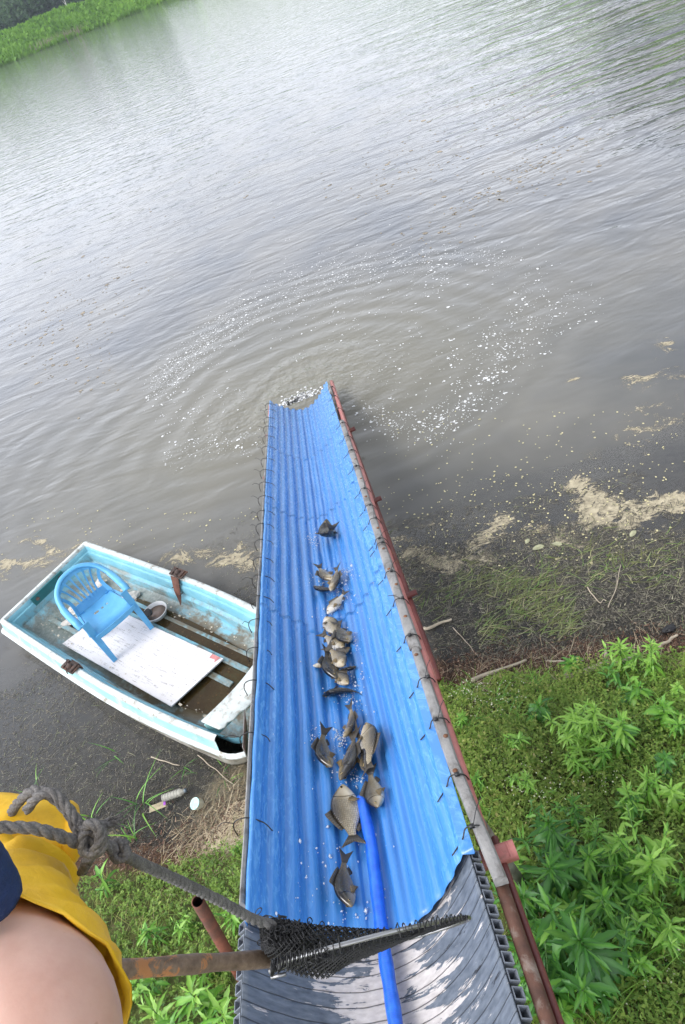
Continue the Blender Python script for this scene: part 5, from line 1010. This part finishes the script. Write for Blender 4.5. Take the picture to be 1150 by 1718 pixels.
# glove
gs = [(48, 1800, .470, 170, 1.05), (32, 1700, .500, 166, 1.05), (12, 1640, .530, 148, 1.06), (-4, 1575, .570, 130, 1.06), (4, 1510, .615, 108, .95), (20, 1450, .655, 98, .66), (32, 1400, .67, 95, .60), (38, 1362, .68, 84, .52), (42, 1344, .685, 66, .42), (44, 1337, .688, 40, .25)]
g_, S_ = armtube(gs, 40, wob=.10, seed=4); n = len(g_); V = []; rows = len(g_)
for j in range(40): pass
V = []; cutrow = []
def cuty(q):      # where the cuff ends, by angle: 0 faces the camera, pi/2 is its right side
    q = (q + math.pi) % (2 * math.pi) - math.pi
    pts_ = [(-math.pi, 1800), (-1.9, 1690), (-1.0, 1640), (-.35, 1640), (0.0, 1642), (.35, 1655), (.75, 1702), (1.1, 1730), (1.35, 1750), (1.57, 1775), (2.2, 1790), (math.pi, 1800)]
    return float(np.interp(q, [a for a, _ in pts_], [b for _, b in pts_]))
ys_ = np.array([s[1] for s in S_]); VR = 46
for i in range(VR):
    for j in range(40):
        q = 2 * math.pi * j / 40; y_ = cuty(q) + 5 * math.sin(3 * q) ; yy_ = y_ + (1337 - y_) * (i / (VR - 1)) ** .9
        f_ = float(np.interp(-yy_, -ys_, np.arange(len(ys_)))); a = int(min(f_, len(ys_) - 2)); b = f_ - a
        p_ = np.array(g_[a][j]) * (1 - b) + np.array(g_[a + 1][j]) * b
        cen = dep(S_[a][0], S_[a][1], S_[a][2]); outv = nrm(p_ - cen)
        fold = .0055 * math.sin(yy_ * .085 + 2.5 * math.sin(q * 1.3)) * math.exp(-((yy_ - 1480) / 55) ** 2) + .0022 * math.sin(yy_ * .13 + q * 3 + 2 * math.sin(yy_ * .03))
        V.append(p_ + outv * (fold + (.004 if i == 0 else 0)))
F = grid_faces(VR, 40, closeV=True) + [tuple(range((VR - 1) * 40, VR * 40))[::-1]]
mb = MB(); mb.add(V, F)
# fingers curling away over the rope, thumb on the right side
for fx_, ln in ((8, .9), (40, 1.0), (68, .96), (94, .8)):
    base = dep(fx_, 1400, .690); P = [base, base + CU * .012 * ln - CF * .004, base + CU * .019 * ln - CF * .024 * ln, base + CU * .010 * ln - CF * .046 * ln, base - CU * .008 * ln - CF * .052 * ln]; P = catmull(P, 4); mb.tube(P, [.0105 - .002 * i / len(P) for i in range(len(P))], 10)
P = catmull([dep(100, 1450, .665), dep(122, 1415, .668), dep(122, 1385, .68), dep(105, 1362, .695)], 4); mb.tube(P, [.012, .0125] + [.0125 - .003 * i / len(P) for i in range(len(P) - 2)], 10)
o = pm('glove', ploc(mb.V), mb.F, M_glove, person, True); s_ = o.modifiers.new('s', 'SOLIDIFY'); s_.thickness = .0025; s_.offset = 1
# navy sleeve edge, on the left
g_, S_ = armtube([(-150, 1395, .46, 95, .8), (-108, 1462, .475, 100, .8), (-66, 1512, .485, 92, .7), (-58, 1530, .49, 88, .66)], 28, wob=.08, seed=9)
V = [v for r_ in g_ for v in r_]; o = pm('sleeve', ploc(V), grid_faces(len(g_), 28, closeV=True), M_navy, person, True); o.modifiers.new('s', 'SOLIDIFY').thickness = .003
# ------------------------------------------------------------------ rope
t = NT('rope_fibre'); p = t.obj(); n1 = t.noise(p, 60, 5, .7); n2 = t.noise(p, 500, 4, .7)
M_rope = t.done(t.bsdf(Base_Color=t.ramp(t.math('ADD', t.math('MULTIPLY', n1, .5), t.math('MULTIPLY', n2, .5)), [(.35, (.075, .07, .068)), (.55, (.21, .20, .19)), (.7, (.38, .36, .34))]), Roughness=.95, Normal=t.bump(n2, 1, .003)))
RO = dep(155, 1410, .62); rope = MB()
def strands(P, r, k=3, pitch=5.0):
    P = catmull(P, 8); Q = [P[0]]; 
    for a, b in zip(P[:-1], P[1:]):
        L_ = np.linalg.norm(b - a); m = max(1, int(L_ / .0028))
        for i in range(1, m + 1): Q.append(a + (b - a) * i / m)
    n = len(Q); tg = nrm(Q[1] - Q[0]); u = nrm(np.cross(tg, [.3, .2, .9])); acc = 0; L3 = [[] for _ in range(k)]
    for i in range(n):
        t_ = nrm(Q[min(i + 1, n - 1)] - Q[max(i - 1, 0)]); u = nrm(u - (u @ t_) * t_); w = np.cross(t_, u)
        if i: acc += np.linalg.norm(Q[i] - Q[i - 1])
        rv = r[0] + (r[1] - r[0]) * i / (n - 1) if hasattr(r, '__len__') else r
        for s_ in range(k): q = acc / (rv * pitch) * 2 * math.pi / 1.3 + 2 * math.pi * s_ / k; L3[s_].append(Q[i] + (u * math.cos(q) + w * math.sin(q)) * rv * .46 - RO)
    for s_ in range(k): rv = r[0] if hasattr(r, '__len__') else r; rope.tube(L3[s_], [(r[0] + (r[1] - r[0]) * i / n if hasattr(r, '__len__') else r) * .62 * (1 + .05 * math.sin(i * 1.7)) for i in range(n)], 7)
dp = lambda a, b, c_: dep(a, b, c_)
strands([dp(-60, 1386, .565), dp(0, 1388, .572), dp(55, 1390, .580), dp(105, 1404, .592), dp(138, 1418, .605), dp(158, 1425, .612)], (.0050, .0052))
strands([dp(160, 1400, .615), dp(178, 1418, .62), dp(200, 1428, .63), dp(222, 1442, .66), dp(300, 1478, .80), dp(370, 1512, .94), (dp(425, 1542, 1.06)), dp(458, 1552, 1.10)], (.0050, .0078))
strands([dp(15, 1372, .66), dp(30, 1348, .640), dp(58, 1326, .63), dp(92, 1340, .625), dp(118, 1368, .62), (dp(136, 1402, .612)), dp(160, 1412, .605), dp(150, 1440, .61), dp(138, 1462, .63)], .0048)
strands([dp(45, 1360, .62), dp(62, 1338, .615), dp(88, 1330, .615), dp(112, 1352, .615), dp(140, 1388, .61), dp(172, 1402, .60), dp(168, 1428, .60), dp(142, 1428, .60), dp(140, 1400, .60), dp(160, 1388, .605), dp(188, 1380, .61)], .0045)
strands([dp(186, 1418, .628), dp(196, 1440, .622), dp(212, 1434, .622), dp(206, 1414, .628), dp(190, 1416, .632)], .0045)
strands([dp(138, 1395, .606), dp(152, 1382, .600), dp(170, 1394, .598), dp(162, 1424, .598), dp(144, 1444, .604)], .0048)
g = random.Random(3)
for k in range(46):          # frayed end and fuzz
    a = dp(182 + g.uniform(-4, 4), 1382 + g.uniform(-5, 5), .608); b = a + CRv * g.uniform(.002, .014) + CU * g.uniform(-.004, .009) + CF * g.uniform(-.004, .004); rope.tube([a - RO, (a + b) / 2 - RO + CU * .001, b - RO], .0005, 4)
o = rope.build('grey_rope', M_rope, None, True); o.location = tuple(RO); tag(o, 'knotted grey rope from the yellow glove to the black landing net', 'rope')
# ------------------------------------------------------------------ landing net
NO = dep(455, 1610, 1.15); net = empty('landing_net', NO); tag(net, 'landing net with black mesh and wooden handle held over the chute', 'net')
nl_ = lambda P: [np.array(p_) - NO for p_ in P]
t = NT('handle_wood'); p = t.obj(); n1 = t.noise(t.map(p, (3, 3, 3)), 5, 6, .7, 1.5); n2 = t.noise(p, 60, 5, .7)
M_wood = t.done(t.bsdf(Base_Color=t.mix(t.ramp(n1, [(.56, 0.0), (.60, 1.0)]), t.ramp(n2, [(.3, (.085, .055, .035)), (.7, (.22, .155, .105))]), (.36, .16, .06)), Roughness=.5, Normal=t.bump(t.math('ADD', n1, n2), .5, .003)))
P = catmull([dep(-160, 1668, .72), dep(20, 1645, .83), dep(195, 1628, .955), dep(330, 1617, 1.05), dep(462, 1608, 1.155)], 8)
mb = MB(); mb.tube(nl_(P), [.0132 * (1 + .05 * math.sin(i * .9) + .05 * (i % 8 == 0)) for i in range(len(P))], 14); mb.build('handle', M_wood, net, True)
t = NT('net_metal'); M_metal = t.done(t.bsdf(Base_Color=(.34, .34, .34), Metallic=.9, Roughness=.38))
hoopP = [dep(622 + 166 * math.cos(q) + 2 * math.sin(q), 1582 - 42 * math.cos(q) + 9 * math.sin(q), 1.20 + .05 * math.cos(q) + .15 * math.sin(q)) for q in np.linspace(0, 2 * math.pi, 72, endpoint=False)]
mb = MB(); mb.tube(nl_(hoopP + hoopP[:1]), .0038, 8); mb.build('hoop', M_metal, net, True)
mb = MB(); mb.tube(nl_([dep(452, 1630, 1.10), dep(472, 1622, 1.10), dep(492, 1612, 1.11)]), .0045, 8); mb.tube(nl_([dep(455, 1640, 1.10), dep(480, 1634, 1.10)]), .003, 6); mb.build('ferrule', M_metal, net, True)
M_net = simple('black_mesh', (.009, .009, .010), .2, 30, .6)
ta = np.array([(436, 1556), (470, 1541), (520, 1550), (600, 1557), (660, 1560), (720, 1550), (785, 1538)], float); tb = np.array([(438, 1592), (462, 1622), (505, 1640), (548, 1640), (600, 1612), (680, 1580), (785, 1541)], float)
mb = MB(); aa = np.linspace(0, 1, 7)
for lay in range(6):
    na, nb = 68, 17; g = np.random.default_rng(40 + lay); ph = g.uniform(0, 6); G = np.zeros((na, nb, 3))
    for i in range(na):
        for j in range(nb):
            a, b = i / (na - 1), j / (nb - 1); a = min(1, max(0, a + .008 * math.sin(b * 6 + ph)))
            T_ = np.array([np.interp(a, aa, ta[:, 0]), np.interp(a, aa, ta[:, 1])]); B_ = np.array([np.interp(a, aa, tb[:, 0]), np.interp(a, aa, tb[:, 1])])
            bb = b * (1, .92, .8, .97, .6, .88)[lay]; q = T_ * (1 - bb) + B_ * bb + np.array([3.5 * math.sin(b * 9 + ph + a * 14), 2.5 * math.sin(a * 22 + ph)]) * math.sin(math.pi * a) * min(1, 2 * b)
            G[i, j] = dep(q[0], q[1], 1.10 + .05 * a + lay * .035 + .05 * math.sin(math.pi * b) * math.sin(math.pi * a) * (1 if lay % 2 else -1) + .01 * math.sin(a * 17 + b * 5 + ph)) - NO
    for i in range(na - 1):
        for j in range(nb - 1):
            prs = (((i, j), (i + 1, j + 1)), ((i + 1, j), (i, j + 1))) if (i + j) % 2 == 0 else ()
            if (i + j) % 2 == 0 or lay > 2:
                for (u1, v1), (u2, v2) in (prs or (((i, j), (i + 1, j + 1)),)):
                    a, b = G[u1, v1], G[u2, v2]; d_ = nrm(b - a); s1 = nrm(np.cross(d_, [.2, .5, .8])) * (.00095 if lay < 3 else .0012); s2 = np.cross(d_, s1)
                    k = len(mb.V); mb.V += [a + s1, a - .5 * s1 + .87 * s2, a - .5 * s1 - .87 * s2, b + s1, b - .5 * s1 + .87 * s2, b - .5 * s1 - .87 * s2]; mb.F += [(k, k + 1, k + 4, k + 3), (k + 1, k + 2, k + 5, k + 4), (k + 2, k, k + 3, k + 5)]
# bunched mesh at the left end
g = np.random.default_rng(5)
for _ in range(900):
    a = g.uniform(0, 1) ** 1.3; c_ = dep(450 + 95 * a + g.normal(0, 6), 1566 + 32 * a + g.normal(0, 13), 1.08 + g.uniform(0, .12)) - NO; e1_ = nrm(g.normal(0, 1, 3)); e2_ = nrm(np.cross(e1_, g.normal(0, 1, 3))); P = [c_ + (e1_ * math.cos(q) * .0075 + e2_ * math.sin(q) * .0045) for q in np.linspace(0, 6.28, 9)]; mb.tube(P, .0010, 4, cap=False)
mb.build('netting', M_net, net)
mb = MB(); P = []
for i in range(330):
    f_ = i / 329; q = math.pi * (1.36 - 1.30 * f_) ; k = int(((2 * math.pi - q) / (2 * math.pi)) * 72) % 72; hc_ = dep(622 + 166 * math.cos(q), 1582 - 42 * math.cos(q) - 9 * abs(math.sin(q)), 1.06 + .05 * math.cos(q) + .0 * math.sin(q)); w_ = i * 1.15; P.append(hc_ + (CU * math.cos(w_) + CF * math.sin(w_)) * (.010 + .003 * math.sin(i * .37)) * math.sin(math.pi * f_) ** .4)
mb.tube(nl_(P), .0011, 4); mb.build('lacing', M_net, net)

# ------------------------------------------------------------------ haze
mb = MB(); mb.box((0, 150, 16.5), (1700, 900, 41)); hz = mb.build('haze'); 
t = NT('haze_air'); vol = t.n('VolumePrincipled', Color=(.80, .88, 1.0), Density=.00035, Anisotropy=.0); t.t.links.new(vol, t.out.inputs[1]); hz.data.materials.append(t.m); hz['kind'] = 'stuff'; hz['label'] = 'thin pale haze over the lake'
